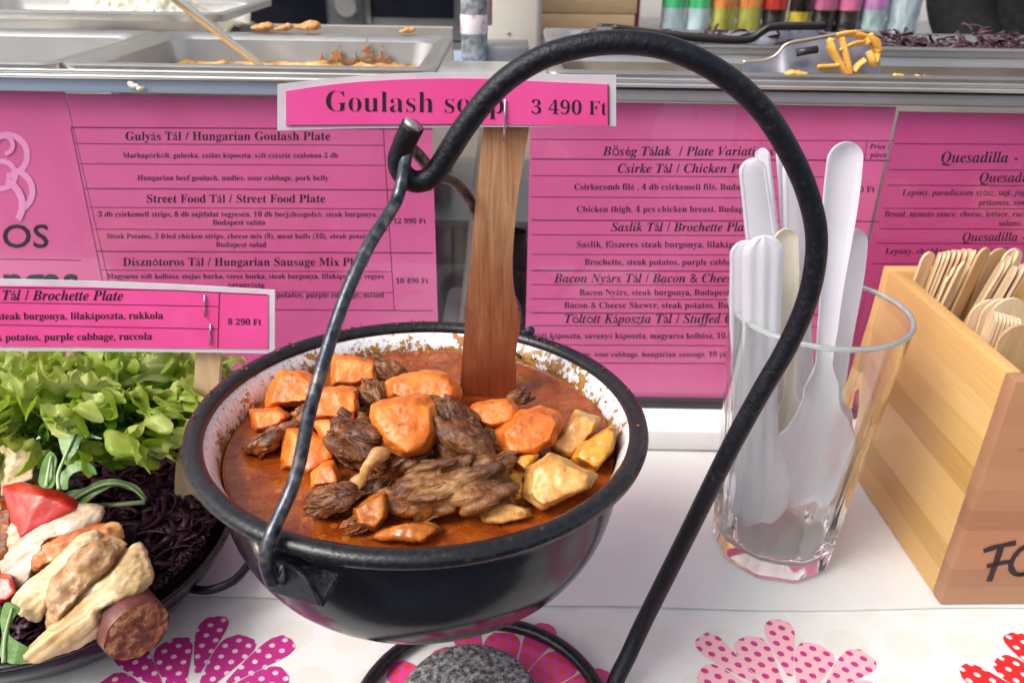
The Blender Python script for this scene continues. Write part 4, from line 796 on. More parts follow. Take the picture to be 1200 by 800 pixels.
# rocket leaves
def flat_leaf(outl, rib, z0, zt, name, label, thick=.0005, fwd_=0.0):
    allp = outl; y0 = max(p[1] for p in allp); y1 = min(p[1] for p in allp)
    t0 = tz(*max(allp, key=lambda p: p[1]), z0) - fwd_; cxm = sum(p[0] for p in allp) / len(allp)
    f = lambda x, y, dz=0: PD(x, y, t0 + zt * (y0 - y) / max(1, y0 - y1) + .00006 * abs(x - cxm) - dz)
    q = [(p.x, p.y) for p in spl([(a, b, 0) for a, b in outl], 4, True)]
    t = thing(name, label, 'leaf', tuple(f(*rib[0])), group='rocket leaves on the pan')
    bm = B(); vs = [bm.verts.new(f(*p)) for p in q]; fc = bm.faces.new(vs); bmesh.ops.triangulate(bm, faces=[fc]); bmesh.ops.subdivide_edges(bm, edges=bm.edges[:], cuts=2, use_grid_fill=True)
    for v in bm.verts: v.co += Vector((0, -.3, 1)) * .0016 * noise.noise(v.co * 130)
    r = bmesh.ops.extrude_face_region(bm, geom=bm.faces[:]); bmesh.ops.translate(bm, verts=[e for e in r['geom'] if isinstance(e, bmesh.types.BMVert)], vec=(0, thick, -thick))
    obj('blade', bm, M['rocket'], t, auto=60)
    bm = B(); pts = spl([f(*p, .0008) for p in rib], 5); tube(bm, pts, [.0009 - .0005 * i / len(pts) for i in range(len(pts))], 8); obj('midrib', bm, M['rocket_rib'], t)
flat_leaf([(69, 572), (66, 560), (78, 545), (72, 528), (68, 508), (75, 496), (82, 505), (84, 492), (100, 490), (99, 503), (120, 514), (106, 512), (95, 516), (90, 528), (79, 543), (92, 540), (107, 543), (113, 556), (100, 550), (86, 552), (80, 560), (78, 572)], [(69, 573), (68, 556), (76, 535), (86, 512), (93, 495)], .052, .012, 'rocket_leaf', 'tall upright rocket leaf in front of the lettuce', fwd_=.050)
flat_leaf([(80, 590), (76, 578), (100, 570), (118, 562), (140, 562), (158, 567), (171, 582), (168, 586), (155, 574), (138, 569), (122, 573), (108, 583), (96, 592)], [(80, 590), (100, 577), (125, 567), (150, 569), (170, 585)], .046, .004, 'rocket_leaf', 'arched rocket leaf bending over the red cabbage', fwd_=.012)
flat_leaf([(46, 568), (48, 548), (58, 530), (66, 536), (64, 552), (62, 572)], [(54, 570), (57, 550), (60, 534)], .050, .008, 'rocket_leaf', 'short rocket leaf beside the yellow grilled onion', fwd_=.050)
flat_leaf([(0, 768), (3, 745), (0, 722), (8, 706), (22, 712), (14, 726), (10, 742), (22, 752), (38, 762), (34, 772), (16, 778)], [(4, 776), (6, 745), (14, 712)], .036, .006, 'rocket_leaf', 'frayed rocket leaf sticking out under the skewer tip')
bm = B(); tube(bm, spl([PZ(112, 592, .046), PZ(140, 591, .047), PZ(170, 588, .046)], 5), .0013, 8); tag(obj('rocket_sprig', bm, M['rocket_rib']), 'pale green rocket stem lying on the red cabbage', 'stem')
# skewer: everything threaded on one stick
sk = thing('meat_skewer', 'grilled skewer of sausage, onion, chicken and red pepper lying across the pan', 'skewer', tuple(PZ(100, 680, .04)))
def shell(out, z, cup, th, seed, label=None, m='onion', lean=.00016, ang=.7, name='onion_piece'):
    cx_ = sum(p[0] for p in out) / len(out); cy_ = sum(p[1] for p in out) / len(out); t0 = tz(cx_, cy_, z); out = [(cx_ + (a - cx_) * 1.12, cy_ + (b - cy_) * 1.12) for a, b in out]; q = [(p.x, p.y) for p in spl([(a, b, 0) for a, b in out], 5, True)]; n = len(q)
    bm = B(); rings = [[bm.verts.new(PD(cx_, cy_, t0 - cup))]]; K_ = 9
    for k in range(1, K_ + 1):
        s_ = k / K_; rings.append([bm.verts.new(PD(cx_ + (x - cx_) * s_, cy_ + (y - cy_) * s_, t0 - cup * (1 - s_ ** 2.2) - lean * (y - cy_) * s_)) for x, y in q])
    for k in range(n): bm.faces.new((rings[0][0], rings[1][k], rings[1][(k + 1) % n]))
    for A_, B_ in zip(rings[1:], rings[2:]):
        for k in range(n): bm.faces.new((A_[k], B_[k], B_[(k + 1) % n], A_[(k + 1) % n]))
    r = bmesh.ops.extrude_face_region(bm, geom=bm.faces[:]); bmesh.ops.translate(bm, verts=[e for e in r['geom'] if isinstance(e, bmesh.types.BMVert)], vec=FWD * th)
    me = remesh(bm, .0008, 2); d = (RT * math.cos(ang) + UP * math.sin(ang)).normalized(); R3 = Matrix((d, FWD.cross(d), FWD))
    rough(me, .0010, 60, seed); me.update(); rough(me, .00055, 260, seed + .4, (.10, 1.2, 1.2), R3)
    o = link(name, me, M[m], sk)
    if label: o['label'] = label
def piece(name, m, out, z, th, ridge=(), label=None, **kw):
    kw.setdefault('it', 3); kw.setdefault('amp', .0022); kw.setdefault('sc', 75); kw.setdefault('vox', .0009); o = chunk(name, None, None, M[m], out, z, th, sk, ridge=ridge, **kw)
    if label: o['label'] = label
piece('onion_piece', 'onion', [(0, 520), (20, 512), (40, 508), (45, 530), (44, 570), (0, 580)], .062, .020, [(38, 516, .012)], 'yellow grilled onion at the far end', seed=1, lift=.020)
piece('chicken_piece', 'meat_pale', [(-4, 585), (14, 588), (18, 620), (12, 655), (-4, 670)], .054, .018, seed=2)
piece('pepper_piece', 'pepper', [(3, 570), (24, 565), (60, 572), (85, 583), (97, 597), (80, 608), (40, 606), (18, 640), (15, 600)], .060, .012, [(50, 580, .010)], 'shiny red pepper strip', seed=3, amp=.0005, lift=.010)
piece('pepper_piece', 'pepper', [(-5, 672), (14, 672), (22, 695), (10, 706), (-5, 706)], .044, .014, seed=4, amp=.0005)
shell([(-2, 600), (14, 612), (40, 606), (56, 622), (40, 650), (26, 682), (8, 674), (-4, 650)], .052, .004, .003, 12, m='onion_white')
shell([(0, 644), (18, 612), (48, 597), (90, 594), (111, 597), (110, 612), (90, 626), (58, 632), (38, 655), (31, 682), (14, 677)], .058, .006, .003, 5, 'whitest onion petal with browned edge', 'onion_white')
if 0: piece('onion_piece', 'onion_white', [(0, 640), (18, 612), (48, 596), (90, 594), (110, 596), (111, 612), (90, 628), (55, 632), (36, 655), (30, 684), (10, 676), (0, 660)], .056, .010, [(60, 606, .010), (20, 640, .009)], 'whitest onion petal with browned edge', seed=5, fs=.8)
piece('bacon_piece', 'bacon', [(22, 660), (40, 636), (80, 626), (100, 616), (138, 614), (143, 630), (110, 640), (70, 655), (38, 672), (26, 672)], .054, .014, [(80, 632, .010)], seed=6)
shell([(16, 702), (30, 684), (60, 660), (88, 634), (108, 628), (106, 650), (72, 690), (54, 715), (44, 726), (24, 718)], .053, .007, .003, 7)
if 0: piece('onion_piece', 'onion', [(16, 700), (30, 684), (60, 660), (88, 634), (108, 630), (104, 650), (70, 690), (52, 715), (46, 722), (24, 716)], .052, .012, [(60, 672, .010)], seed=7)
piece('chicken_piece', 'chicken', [(48, 706), (52, 690), (80, 655), (100, 635), (130, 626), (146, 638), (140, 656), (110, 676), (80, 710), (62, 738), (52, 728)], .054, .020, [(110, 642, .014), (70, 690, .012)], seed=8, amp=.0026, sc=62)
shell([(56, 742), (78, 712), (104, 676), (134, 652), (152, 648), (150, 664), (120, 690), (96, 720), (80, 744), (64, 752)], .050, .004, .0025, 10)
shell([(27, 766), (52, 744), (76, 716), (104, 686), (134, 664), (154, 644), (166, 664), (168, 688), (146, 704), (124, 716), (120, 740), (90, 756), (50, 770), (32, 771)], .047, .009, .0035, 9, 'largest pale onion petal beside the sausage slice')
if 0: piece('onion_piece', 'onion', [(27, 764), (52, 742), (72, 712), (100, 680), (130, 660), (148, 645), (158, 650), (166, 668), (167, 690), (140, 708), (120, 720), (122, 742), (90, 756), (50, 768), (32, 768)], .048, .014, [(140, 668, .012), (90, 715, .010)], 'largest pale onion petal beside the sausage slice', seed=9)
# sausage slice with its cut face towards the viewer
c0 = PZ(152, 728, .040); ax = (FWD * -.62 + RT * .72 + UP * -.30).normalized(); q = ax.orthogonal().normalized(); w_ = ax.cross(q); rS = .0143
def sfn(p): return c0 + q * p.x + w_ * p.y + ax * p.z
bm = B(); lathe(bm, [(rS * .97, .0085), (rS, .0075), (rS * 1.01, 0), (rS, -.0075), (rS * .95, -.0088), (0, -.009)], n=48, fn=sfn); 
for v in bm.verts: v.co += Vector((noise.noise(v.co * 180), noise.noise(v.co * 180 + Vector((5, 0, 0))), noise.noise(v.co * 180 + Vector((0, 5, 0))))) * .0007
so_ = obj('sausage_slice', bm, M['sausage_skin'], sk)
bm = B(); lathe(bm, [(0, .0098), (rS * .5, .0097), (rS * .85, .0092), (rS * .965, .0084)], n=48, fn=sfn)
for v in bm.verts: v.co += Vector((noise.noise(v.co * 300), noise.noise(v.co * 300 + Vector((5, 0, 0))), noise.noise(v.co * 300 + Vector((0, 5, 0))))) * .0006
obj('cut_face', bm, M['sausage_cut'], so_)
bm = B(); tube(bm, [PZ(-30, 560, .055), PZ(60, 645, .05), PZ(140, 715, .042)], .0013, 8); obj('wooden_stick', bm, M['birch'], sk)

# ------------------------------------------------------------------ glass with plastic cutlery
GC = Vector((0.152, 0.3677, 0.0022))
gl = thing('drinking_glass', 'clear faceted tumbler holding white plastic cutlery', 'glass', tuple(GC))
def gfn(p):
    r = math.hypot(p.x, p.y); a = math.atan2(p.y, p.x); kf = 10; sec = 2 * math.pi / kf; b = ((a + .2) % sec) - sec / 2; f = math.cos(math.pi / kf) / math.cos(b)
    wgt = max(0, min(1, (.095 - p.z) / .02)) * (1 if p.z < .2 else 0); k = 1 + (f - 1 + .012) * wgt if p.y < 9 else 1
    return GC + Vector((p.x * k, p.y * k, p.z))
prof_o = [(0, .0012), (.026, .0), (.0318, .0005), (.0335, .004), (.0345, .016), (.0362, .045), (.0383, .080), (.0402, .105), (.0425, .135), (.0438, .1485)]
prof_i = [(.0438, .1485), (.0439, .1500), (.0431, .1507), (.0421, .1500), (.0419, .1485), (.0406, .134), (.0382, .104), (.0361, .079), (.0337, .045), (.0312, .018), (.0290, .0118), (.020, .0105), (0, .0102)]
bm = B(); n = 100; prof = [(r, z, 1) for r, z in prof_o] + [(r, z, 0) for r, z in prof_i[1:]]; rings = []
for r, z, o in prof:
    if r == 0: rings.append([bm.verts.new(GC + Vector((0, 0, z)))]); continue
    rings.append([bm.verts.new(gfn(Vector((r * math.cos(2 * math.pi * k / n), r * math.sin(2 * math.pi * k / n), z))) if o else GC + Vector((r * math.cos(2 * math.pi * k / n), r * math.sin(2 * math.pi * k / n), z))) for k in range(n)])
for A_, B_ in zip(rings, rings[1:]):
    for k in range(n):
        k2 = (k + 1) % n
        if len(A_) == 1: bm.faces.new((A_[0], B_[k], B_[k2]))
        elif len(B_) == 1: bm.faces.new((A_[k], A_[k2], B_[0]))
        else: bm.faces.new((A_[k], A_[k2], B_[k2], B_[k]))
obj('tumbler_body', bm, M['glass'], gl)
bm = B(); lathe(bm, [(.0431 + .0013 * math.cos(2 * math.pi * k / 12), .1494 + .0014 * math.sin(2 * math.pi * k / 12)) for k in range(12)], tuple(GC), 100, closed=True); obj('rim', bm, M['glass_rim'], gl)
def strip(rows, th, arch=.0, lip=.0007, ripple=0):
    """cutlery blank: rows of (centre, half width, side vector, face normal); thickness th, slight arch, raised edge or ribs"""
    bm = B(); nU = 16; F, Bk = [], []
    for c, hw, sd_, nn in rows:
        A_, B_ = [], []
        for i in range(nU + 1):
            u = -1 + 2 * i / nU; h = arch * (1 - u * u) * hw; edge = lip * min(1, hw / .004) * (1 if abs(u) > .80 else 0) if not ripple else ripple * (.5 + .5 * math.cos(u * 9.4))
            A_.append(bm.verts.new(c + sd_ * (hw * u) + nn * (h + th / 2 + edge))); B_.append(bm.verts.new(c + sd_ * (hw * u) + nn * (h - th / 2)))
        F.append(A_); Bk.append(B_)
    m = len(rows)
    for j in range(m - 1):
        for i in range(nU): bm.faces.new((F[j][i], F[j][i + 1], F[j + 1][i + 1], F[j + 1][i])); bm.faces.new((Bk[j][i + 1], Bk[j][i], Bk[j + 1][i], Bk[j + 1][i + 1]))
        bm.faces.new((F[j][0], F[j + 1][0], Bk[j + 1][0], Bk[j][0])); bm.faces.new((F[j + 1][nU], F[j][nU], Bk[j][nU], Bk[j + 1][nU]))
    for j in (0, m - 1):
        for i in range(nU): bm.faces.new((F[j][i], F[j][i + 1], Bk[j][i + 1], Bk[j][i]))
    return bm
def cutlery(kind, label, top, ytop, bot, ybot, wtop, prof_w, face=(0, -1, 0), m='plastic_white', th=.0011, cup=0):
    P0, P1 = PY(*top, ytop), PY(*bot, ybot); d = (P1 - P0).normalized(); fn_ = Vector(face); sd_ = d.cross(fn_).normalized(); nn = sd_.cross(d).normalized()
    if nn.y > 0: nn = -nn
    L = (P1 - P0).length; rows = []; N = 70
    for i in range(N + 1):
        t = .5 - .5 * math.cos(math.pi * i / N); w = None
        for (t0, w0), (t1, w1) in zip(prof_w, prof_w[1:]):
            if t <= t1: s = (t - t0) / (t1 - t0); s = s * s * (3 - 2 * s); w = w0 + (w1 - w0) * s; break
        e = min(t, 1 - t) * L / (wtop * w)
        if e < 1: w *= math.sqrt(max(.004, 1 - (1 - e) ** 2))
        rows.append((P0 + d * (L * t), wtop * w, sd_, nn))
    o = obj(kind, strip(rows, th, cup, ripple=.0011 if kind == 'plastic_fork' else 0), M[m], auto=40)
    return tag(o, label, kind.split('_')[1], 'plastic cutlery in the glass')
KN = [(0, .85), (.25, 1), (.5, .8), (.6, .95), (.9, 1.1), (1, .9)]
SPN = [(0, .95), (.1, 1), (.45, .6), (.56, .5), (.64, 1.1), (.82, 2.5), (1, 1.7)]
FK = [(0, 1), (.5, .9), (.7, 1.1), (.85, 1.6), (1, 1.5)]
cutlery('plastic_knife', 'white plastic knife leaning left with rounded end, tallest at the glass left side', (880, 186), .372, (925, 545), .385, .0072, KN, cup=.2)
cutlery('plastic_knife', 'thin white plastic knife seen on edge behind the leaning knife', (893, 174), .386, (935, 560), .392, .0042, KN, (-.75, -.65, 0))
cutlery('plastic_knife', 'narrow white plastic knife peeking out behind the iron rod', (918, 170), .390, (948, 560), .392, .0048, KN, (.3, -.9, 0))
cutlery('plastic_knife', 'broad white plastic knife standing close behind the iron rod', (930, 182), .384, (946, 580), .383, .0075, KN, (.4, -.9, 0), cup=.2)
cutlery('plastic_spoon', 'tallest white plastic spoon, bowl down, right of the iron rod', (992, 166), .372, (948, 592), .358, .0082, SPN, cup=-.35)
cutlery('plastic_spoon', 'white plastic spoon mostly hidden behind the tallest spoon', (1000, 268), .384, (968, 590), .379, .0076, SPN, cup=-.35)
cutlery('plastic_fork', 'short ribbed white plastic fork handle leaning on the glass left side', (894, 276), .352, (889, 612), .352, .0095, FK, cup=.15)
cutlery('plastic_knife', 'white plastic knife behind the ribbed fork at the glass left wall', (872, 282), .362, (880, 618), .364, .0080, KN, cup=.2)
cutlery('plastic_spoon', 'cream coloured plastic spoon in the middle of the glass', (920, 268), .370, (930, 585), .372, .0058, SPN, m='plastic_cream', cup=-.3)

# ------------------------------------------------------------------ wooden cutlery box
Q00, Q01 = Vector((0.2285, 0.3215, 0)), Vector((0.2241, 0.4617, 0)); vy = (Q01 - Q00); DB = vy.length; vy.normalize(); vx = Vector((vy.y, -vy.x, 0)); HB = .1386; WB = .15
zr = math.atan2(vx.y, vx.x)
bx = thing('cutlery_box', 'bamboo box with handwritten F on its front, filled with wooden sticks', 'box', (Q00.x, Q00.y, .0022), (0, 0, zr))
TK = .0085
obj('side_panel', box(B(), 0, TK, .0088, DB - .0088, 0, HB - .0022, .0012), M['bamboo_side'], bx, auto=40, local=True)
obj('side_panel', box(B(), WB - TK, WB, .0088, DB - .0088, 0, HB - .0022, .0012), M['bamboo_side'], bx, auto=40, local=True)
obj('front_panel', box(B(), 0, WB, 0, .0086, 0, HB - .0022, .0012), M['bamboo_front_shaded'], bx, auto=40, local=True)
obj('rear_panel', box(B(), 0, WB, DB - .0086, DB, 0, HB - .0022, .0012), M['bamboo_side'], bx, auto=40, local=True)
obj('bottom_panel', box(B(), TK + .0002, WB - TK - .0002, .009, DB - .009, .002, .008), M['bamboo_in'], bx, False, local=True)
obj('divider', box(B(), TK + .0002, WB - TK - .0002, .0700, .0745, .0082, HB - .0085, .0006), M['bamboo_in'], bx, auto=40, local=True)
bm = B(); SBX = lambda px, py: PY(px, py, 0.3212)
def stroke(pts, w):
    q = spl([(a, b, 0) for a, b in pts], 5); 
    tube(bm, [SBX(p.x, p.y) for p in q], [w * (.8 + .4 * abs(noise.noise(Vector((p.x * .2, p.y * .2, 0))))) for p in q], 8)
for s_, w in (([(1153, 646), (1170, 641), (1192, 637)], .0017), ([(1174, 642), (1168, 660), (1160, 682)], .0018), ([(1157, 664), (1172, 661), (1186, 659)], .0016), ([(1206, 640), (1194, 648), (1186, 662), (1190, 673), (1202, 674), (1214, 664), (1216, 648), (1206, 640)], .0016)): stroke(s_, w)
for v in bm.verts:
    loc = v.co - Vector((Q00.x, Q00.y, 0)); yy = loc.dot(vy); v.co = Vector((loc.dot(vx), -.0002 - .00012 * (1 if yy < 0 else 0), loc.z - .0022))
bmesh.ops.remove_doubles(bm, verts=bm.verts[:], dist=1e-6)
obj('handwriting', bm, M['ink'], bx, False, local=True)
# sticks, each its own thing; one mesh of each kind, copied
def stick_mesh(w, L, th, flare=1.0):
    bm = B(); out = []
    for k in range(11): a = math.pi * k / 10; out.append((w * math.cos(a), L - w + w * math.sin(a)))
    out += [(-w * .8, L * .5), (-w * .8, 0), (w * .8, 0), (w * .8, L * .5)]
    slab(bm, [Vector((x, -th / 2, z)) for x, z in out], (0, th, 0))
    bmesh.ops.bevel(bm, geom=[e for e in bm.edges if len(e.link_faces) == 2 and e.calc_face_angle(0) > .7], offset=.00025, segments=1, affect='EDGES'); return bm
proto = {}
def stick(kind, px, py, Y, az, lean, w, label, group, mat='birch'):
    """top of the stick at photo point (px,py) and depth Y; az turns its face, lean tips it sideways"""
    key = (kind, mat, w)
    top = PY(px, py, Y); L = .118
    if key not in proto:
        o = obj(kind, stick_mesh(w, L, .0015), M[mat], auto=40); proto[key] = o
    else:
        o = proto[key].copy(); C.objects.link(o)
    R_ = Matrix.Rotation(lean, 4, 'Y') @ Matrix.Rotation(az, 4, 'Z'); o.matrix_world = Matrix.Translation(top - (R_ @ Vector((0, 0, L)))) @ R_
    tag(o, label, 'stick', group); return o
gA, gB, gC = 'thin sticks on edge in the rear of the box', 'sticks standing in the rear of the box', 'sticks in the front of the box'
stick('wooden_stick', 1090, 295, .450, .45, .10, .0052, 'broad faced wooden stick in the far back corner of the box', gB)
for i, (x, y, Y) in enumerate(((1102, 296, .447), (1107, 295, .447), (1112, 294, .446), (1118, 293, .447), (1124, 293, .447), (1131, 292, .448), (1138, 292, .447))): stick('wooden_stick', x, y, Y, 1.15 + .04 * i, .10 + .01 * i, .0048, 'thin pale wooden stick seen nearly edge on in the back row of the box', gA)
stick('wooden_stick', 1113, 323, .430, .75, .12, .0040, 'lowest wooden stick in the back compartment, against the side board', gB)
stick('wooden_stick', 1119, 312, .434, .9, .14, .0045, 'wooden stick tucked behind the lowest one in the box', gB)
stick('wooden_stick', 1130, 306, .425, .8, .18, .0052, 'smooth wooden stick in front of the back row, tilted right', gB)
stick('wooden_stick', 1143, 293, .436, 1.0, .16, .0052, 'narrow wooden stick left of the tall brown one in the box', gB)
stick('wooden_stick', 1156, 290, .428, .55, .16, .0060, 'tall wooden stick with full round end in the middle of the back row', gB, 'birch_dark')
stick('wooden_stick', 1174, 291, .448, .2, .08, .0075, 'wide brown wooden stick shaded behind the others', gB, 'birch_dark')
stick('wooden_stick', 1190, 291, .444, .3, .05, .0070, 'pale wide wooden stick at the back of the box near the picture edge', gB)
for i, (x, y, Y) in enumerate(((1176, 306, .420), (1184, 300, .421), (1192, 293, .424))): stick('wooden_stick', x, y, Y, 1.15, .26, .0055, ('brown wooden stick slanting across the back compartment, foremost of three', 'middle one of three slanting wooden sticks in the back compartment', 'hindmost of three slanting wooden sticks in the back compartment')[i], gB)
for i, (x, y, Y) in enumerate(((1190, 312, .408), (1199, 310, .408), (1206, 306, .41))): stick('wooden_stick', x, y, Y, 1.2, .22, .0050, ('short slanting wooden stick just behind the divider', 'second slanting wooden stick behind the divider', 'third slanting wooden stick behind the divider')[i], gB)
stick('wooden_spreader', 1163, 351, .386, .05, .02, .0095, 'widest pale wooden spreader behind the front row, left of its twins', gC)
stick('wooden_spreader', 1177, 350, .384, .05, .03, .0095, 'pale wooden spreader half hidden by the widest one', gC)
stick('wooden_spreader', 1188, 349, .382, .05, .03, .0095, 'pale wooden spreader at the end of the front compartment', gC)
for i, x in enumerate((1166, 1170.5, 1175, 1179.5, 1184, 1188.5, 1193)): stick('wooden_stick', x, 365 + i * 1.2, .366, 1.45, .03 + .005 * i, .0045, 'thin wooden stick on edge in the front compartment of the box', gC + ' edge on')
stick('wooden_spreader', 1198, 380, .353, .1, .03, .0095, 'frontmost round ended wooden spreader in the box', gC, 'birch_dark')

# ------------------------------------------------------------------ steel food pans on the counter
def rrect(x0, x1, y0, y1, r, n=6):
    p = []
    for cx_, cy_, a0 in ((x1 - r, y1 - r, 0), (x0 + r, y1 - r, 90), (x0 + r, y0 + r, 180), (x1 - r, y0 + r, 270)):
        for k in range(n + 1): a = math.radians(a0 + 90 * k / n); p.append((cx_ + r * math.cos(a), cy_ + r * math.sin(a)))
    return p
def steel_pan(label, x0, x1, y0, y1, zt, depth, lip=.012, rim_h=.006, inner='steel'):
    t = thing('steel_food_pan', label, 'food pan', ((x0 + x1) / 2, (y0 + y1) / 2, zt - depth), group='steel food pans on the counter')
    L = [(0, 0, -rim_h, .010), (-.0006, 0, -.001, .010), (.0008, 0, 0, .010), (.0035, 0, .0003, .010), (lip - .003, 0, -.0012, .014), (lip, 0, -.004, .016), (lip + .004, 0, -depth + .006, .018), (lip + .010, 0, -depth, .018)]
    bm = B(); rings = []
    for ins, _, dz, r in L: rings.append([bm.verts.new((x, y, zt + dz)) for x, y in rrect(x0 + ins, x1 - ins, y0 + ins, y1 - ins, r)])
    for A_, B_ in zip(rings, rings[1:]):
        m = len(A_)
        for k in range(m): bm.faces.new((A_[k], A_[(k + 1) % m], B_[(k + 1) % m], B_[k]))
    bm.faces.new(rings[-1])
    bm.faces.ensure_lookup_table()
    for f in bm.faces:
        if f.calc_center_median().z < zt - .0045 and all(x0 + .006 < v.co.x < x1 - .006 and y0 + .006 < v.co.y < y1 - .006 for v in f.verts): f.material_index = 1
    r_ = bmesh.ops.solidify(bm, geom=bm.faces[:], thickness=.0007)
    obj('pan_shell', bm, [M['steel'], M[inner]], t, auto=35); return t
ZT = .2450
steel_pan('nearly empty steel pan smeared with brown sauce, behind the goulash sign', -.262, -.0475, .4842, .640, ZT, .042)
steel_pan('steel pan with a few yellow scraps at the counter left end', -.52, -.2640, .4842, .640, ZT, .042)
steel_pan('steel pan heaped with white rice', -.47, -.222, .655, .80, .256, .030)
steel_pan('long shallow steel pan under the tongs, empty on its near side', .019, .62, .4842, .560, ZT, .020, .010, inner='steel_brown')
steel_pan('steel pan filled with shredded red cabbage', .02, .62, .5635, .648, .2505, .022, .009)
# residues
def smear(name, label, cat, m, pts, r, seed, kind=None, sq=(1.3, 1, .6)):
    bm = B()
    for p, s in pts:
        v0 = bmesh.ops.create_icosphere(bm, subdivisions=2, radius=r * s)['verts']
        for v in v0: v.co = Vector((v.co.x * sq[0], v.co.y * sq[1], v.co.z * sq[2])) + Vector(p)
    me = remesh(bm, r * .22, 2); rough(me, r * .35, .6 / r, seed); return tag(link(name, me, M[m]), label, cat, None, kind)
rnd = random.Random(5)
bm = B(); gx, gy = 70, 30; G = []
for i in range(gx + 1):
    row = []
    for j in range(gy + 1):
        x, y = -.243 + .177 * i / gx, .510 + .1075 * j / gy; row.append(bm.verts.new((x, y, .2262 + .0030 * noise.fractal(Vector((x * 60, y * 60, 0)), .7, 2, 4) + .0012 * (j / gy) ** 6)))
    G.append(row)
for i in range(gx):
    for j in range(gy): bm.faces.new((G[i][j], G[i + 1][j], G[i + 1][j + 1], G[i][j + 1]))
r = bmesh.ops.extrude_face_region(bm, geom=bm.faces[:]); bmesh.ops.translate(bm, verts=[e for e in r['geom'] if isinstance(e, bmesh.types.BMVert)], vec=(0, 0, -.006))
tag(obj('sauce_residue', bm, M['sauce_yellow']), 'yellow brown sauce left along the bottom of the nearly empty pan', 'sauce')
bm = B(); gx, gz = 120, 44; G = {}
for i in range(gx + 1):
    for j in range(gz + 1):
        x, z = -.150 + .064 * i / gx, .2262 + .0185 * j / gz; h_ = j / gz; st_ = noise.noise(Vector((x * 190, h_ * 1.3, 2))) + .55 * noise.noise(Vector((x * 420, h_ * 3.5, 5)))
        lim = .95 * max(0, .5 + st_ * .95) * max(0, 1 - abs((x + .117) / .030) ** 4)
        if h_ < lim and noise.noise(Vector((x * 300, z * 420, 9))) < .28: G[i, j] = bm.verts.new((x, .6196 + .004 * h_ - .0006, z))
for i in range(gx):
    for j in range(gz):
        k_ = [(i, j), (i + 1, j), (i + 1, j + 1), (i, j + 1)]
        if all(k in G for k in k_): bm.faces.new([G[k] for k in k_])
bmesh.ops.delete(bm, geom=[v for v in bm.verts if not v.link_faces], context='VERTS')
r = bmesh.ops.extrude_face_region(bm, geom=bm.faces[:]); bmesh.ops.translate(bm, verts=[e for e in r['geom'] if isinstance(e, bmesh.types.BMVert)], vec=(0, -.0012, 0)); bmesh.ops.smooth_vert(bm, verts=bm.verts[:], factor=.5, use_axis_x=True, use_axis_y=True, use_axis_z=True)
tag(obj('sauce_smear', bm, M['sauce']), 'dark brown sauce smear up the far wall of the nearly empty pan', 'sauce')
for i, (x, y, s, lab) in enumerate(((-.295, .60, 1.4, 'yellow dumpling scrap on the pan floor, larger one'), (-.310, .585, 1.0, 'small pale scrap on the pan floor beside the yellow dumpling'), (-.279, .605, .8, 'tiny yellow scrap near the pan corner'))): smear('dumpling_scrap', lab, 'scrap', 'yellow_food', [((x, y, .222 + .006 * s), s), ((x + .004, y, .225 + .006 * s), s * .8)], .006, 20 + i)
for i, (a, b, s, lab) in enumerate(((308, 31, 1.2, 'longest orange fried crumb on the far pan edge'), (332, 32, 1.0, 'flat orange fried crumb next to the longest one'), (361, 30, 1.3, 'peaked fried crumb standing on the far pan edge'), (477, 35, .8, 'little fried crumb alone near the pan corner'))):
    p = PY(a, b + 1, .640); smear('fried_crumb', lab, 'crumb', 'fried', [((p.x, p.y, p.z), s), ((p.x + .003 * s, p.y, p.z + .001), s * .9), ((p.x - .004 * s, p.y, p.z - .0005), s * .8)], .0038, 40 + i)
pr = PY(158, 101, YM - .0095); smear('rice_blob', 'crumb of white rice stuck on the blue counter edge', 'rice', 'rice', [((pr.x, pr.y, pr.z), 1), ((pr.x + .003, pr.y, pr.z - .001), .9), ((pr.x - .002, pr.y, pr.z + .0015), .7)], .0028, 8)
bm = B(); gx, gy = 110, 60; G = []
for i in range(gx + 1):
    row = []
    for j in range(gy + 1):
        x, y = -.418 + .184 * i / gx, .682 + .095 * j / gy; k = math.exp(-((x + .318) / .050) ** 2 - ((y - .728) / .034) ** 2)
        q = Vector((x, y, 0)); row.append(bm.verts.new((x + .003 * noise.noise(q * 240), y + .003 * noise.noise(q * 240 + Vector((7, 0, 0))), .236 + .050 * k + (.007 * k + .0015) * noise.fractal(q * 65, .8, 2.1, 4) + .0022 * abs(noise.noise(q * 330)))))
    G.append(row)
for i in range(gx):
    for j in range(gy): bm.faces.new((G[i][j], G[i + 1][j], G[i + 1][j + 1], G[i][j + 1]))
tag(obj('rice_heap', bm, M['rice']), 'heap of fluffy white rice in the far steel pan', 'rice')
# cabbage heap in the far pan
bm = B(); rnd = random.Random(8)
for i in range(620):
    x = rnd.uniform(.055, .60); y = rnd.uniform(.580, .632); hz = .248 + .009 * noise.noise(Vector((x * 22, y * 22, 1))) + rnd.uniform(-.003, .006)
    p = Vector((x, y, hz)); d = rnd.uniform(0, 6.28); prev = None; tw = rnd.uniform(0, 3.1); w = rnd.uniform(.0007, .0015); tl = rnd.uniform(-.5, .6)
    for k in range(5):
        dv = Vector((math.cos(d), math.sin(d), tl)); sv_ = dv.cross(Vector((0, 0, 1))).normalized(); nv = sv_ * math.cos(tw) * w + Vector((0, 0, 1)) * math.sin(tw) * w
        cur = (bm.verts.new(p + nv), bm.verts.new(p - nv))
        if prev: bm.faces.new((prev[0], cur[0], cur[1], prev[1]))
        prev = cur; p = p + dv * .003; d += rnd.uniform(-.7, .7); tw += .3; tl -= .15
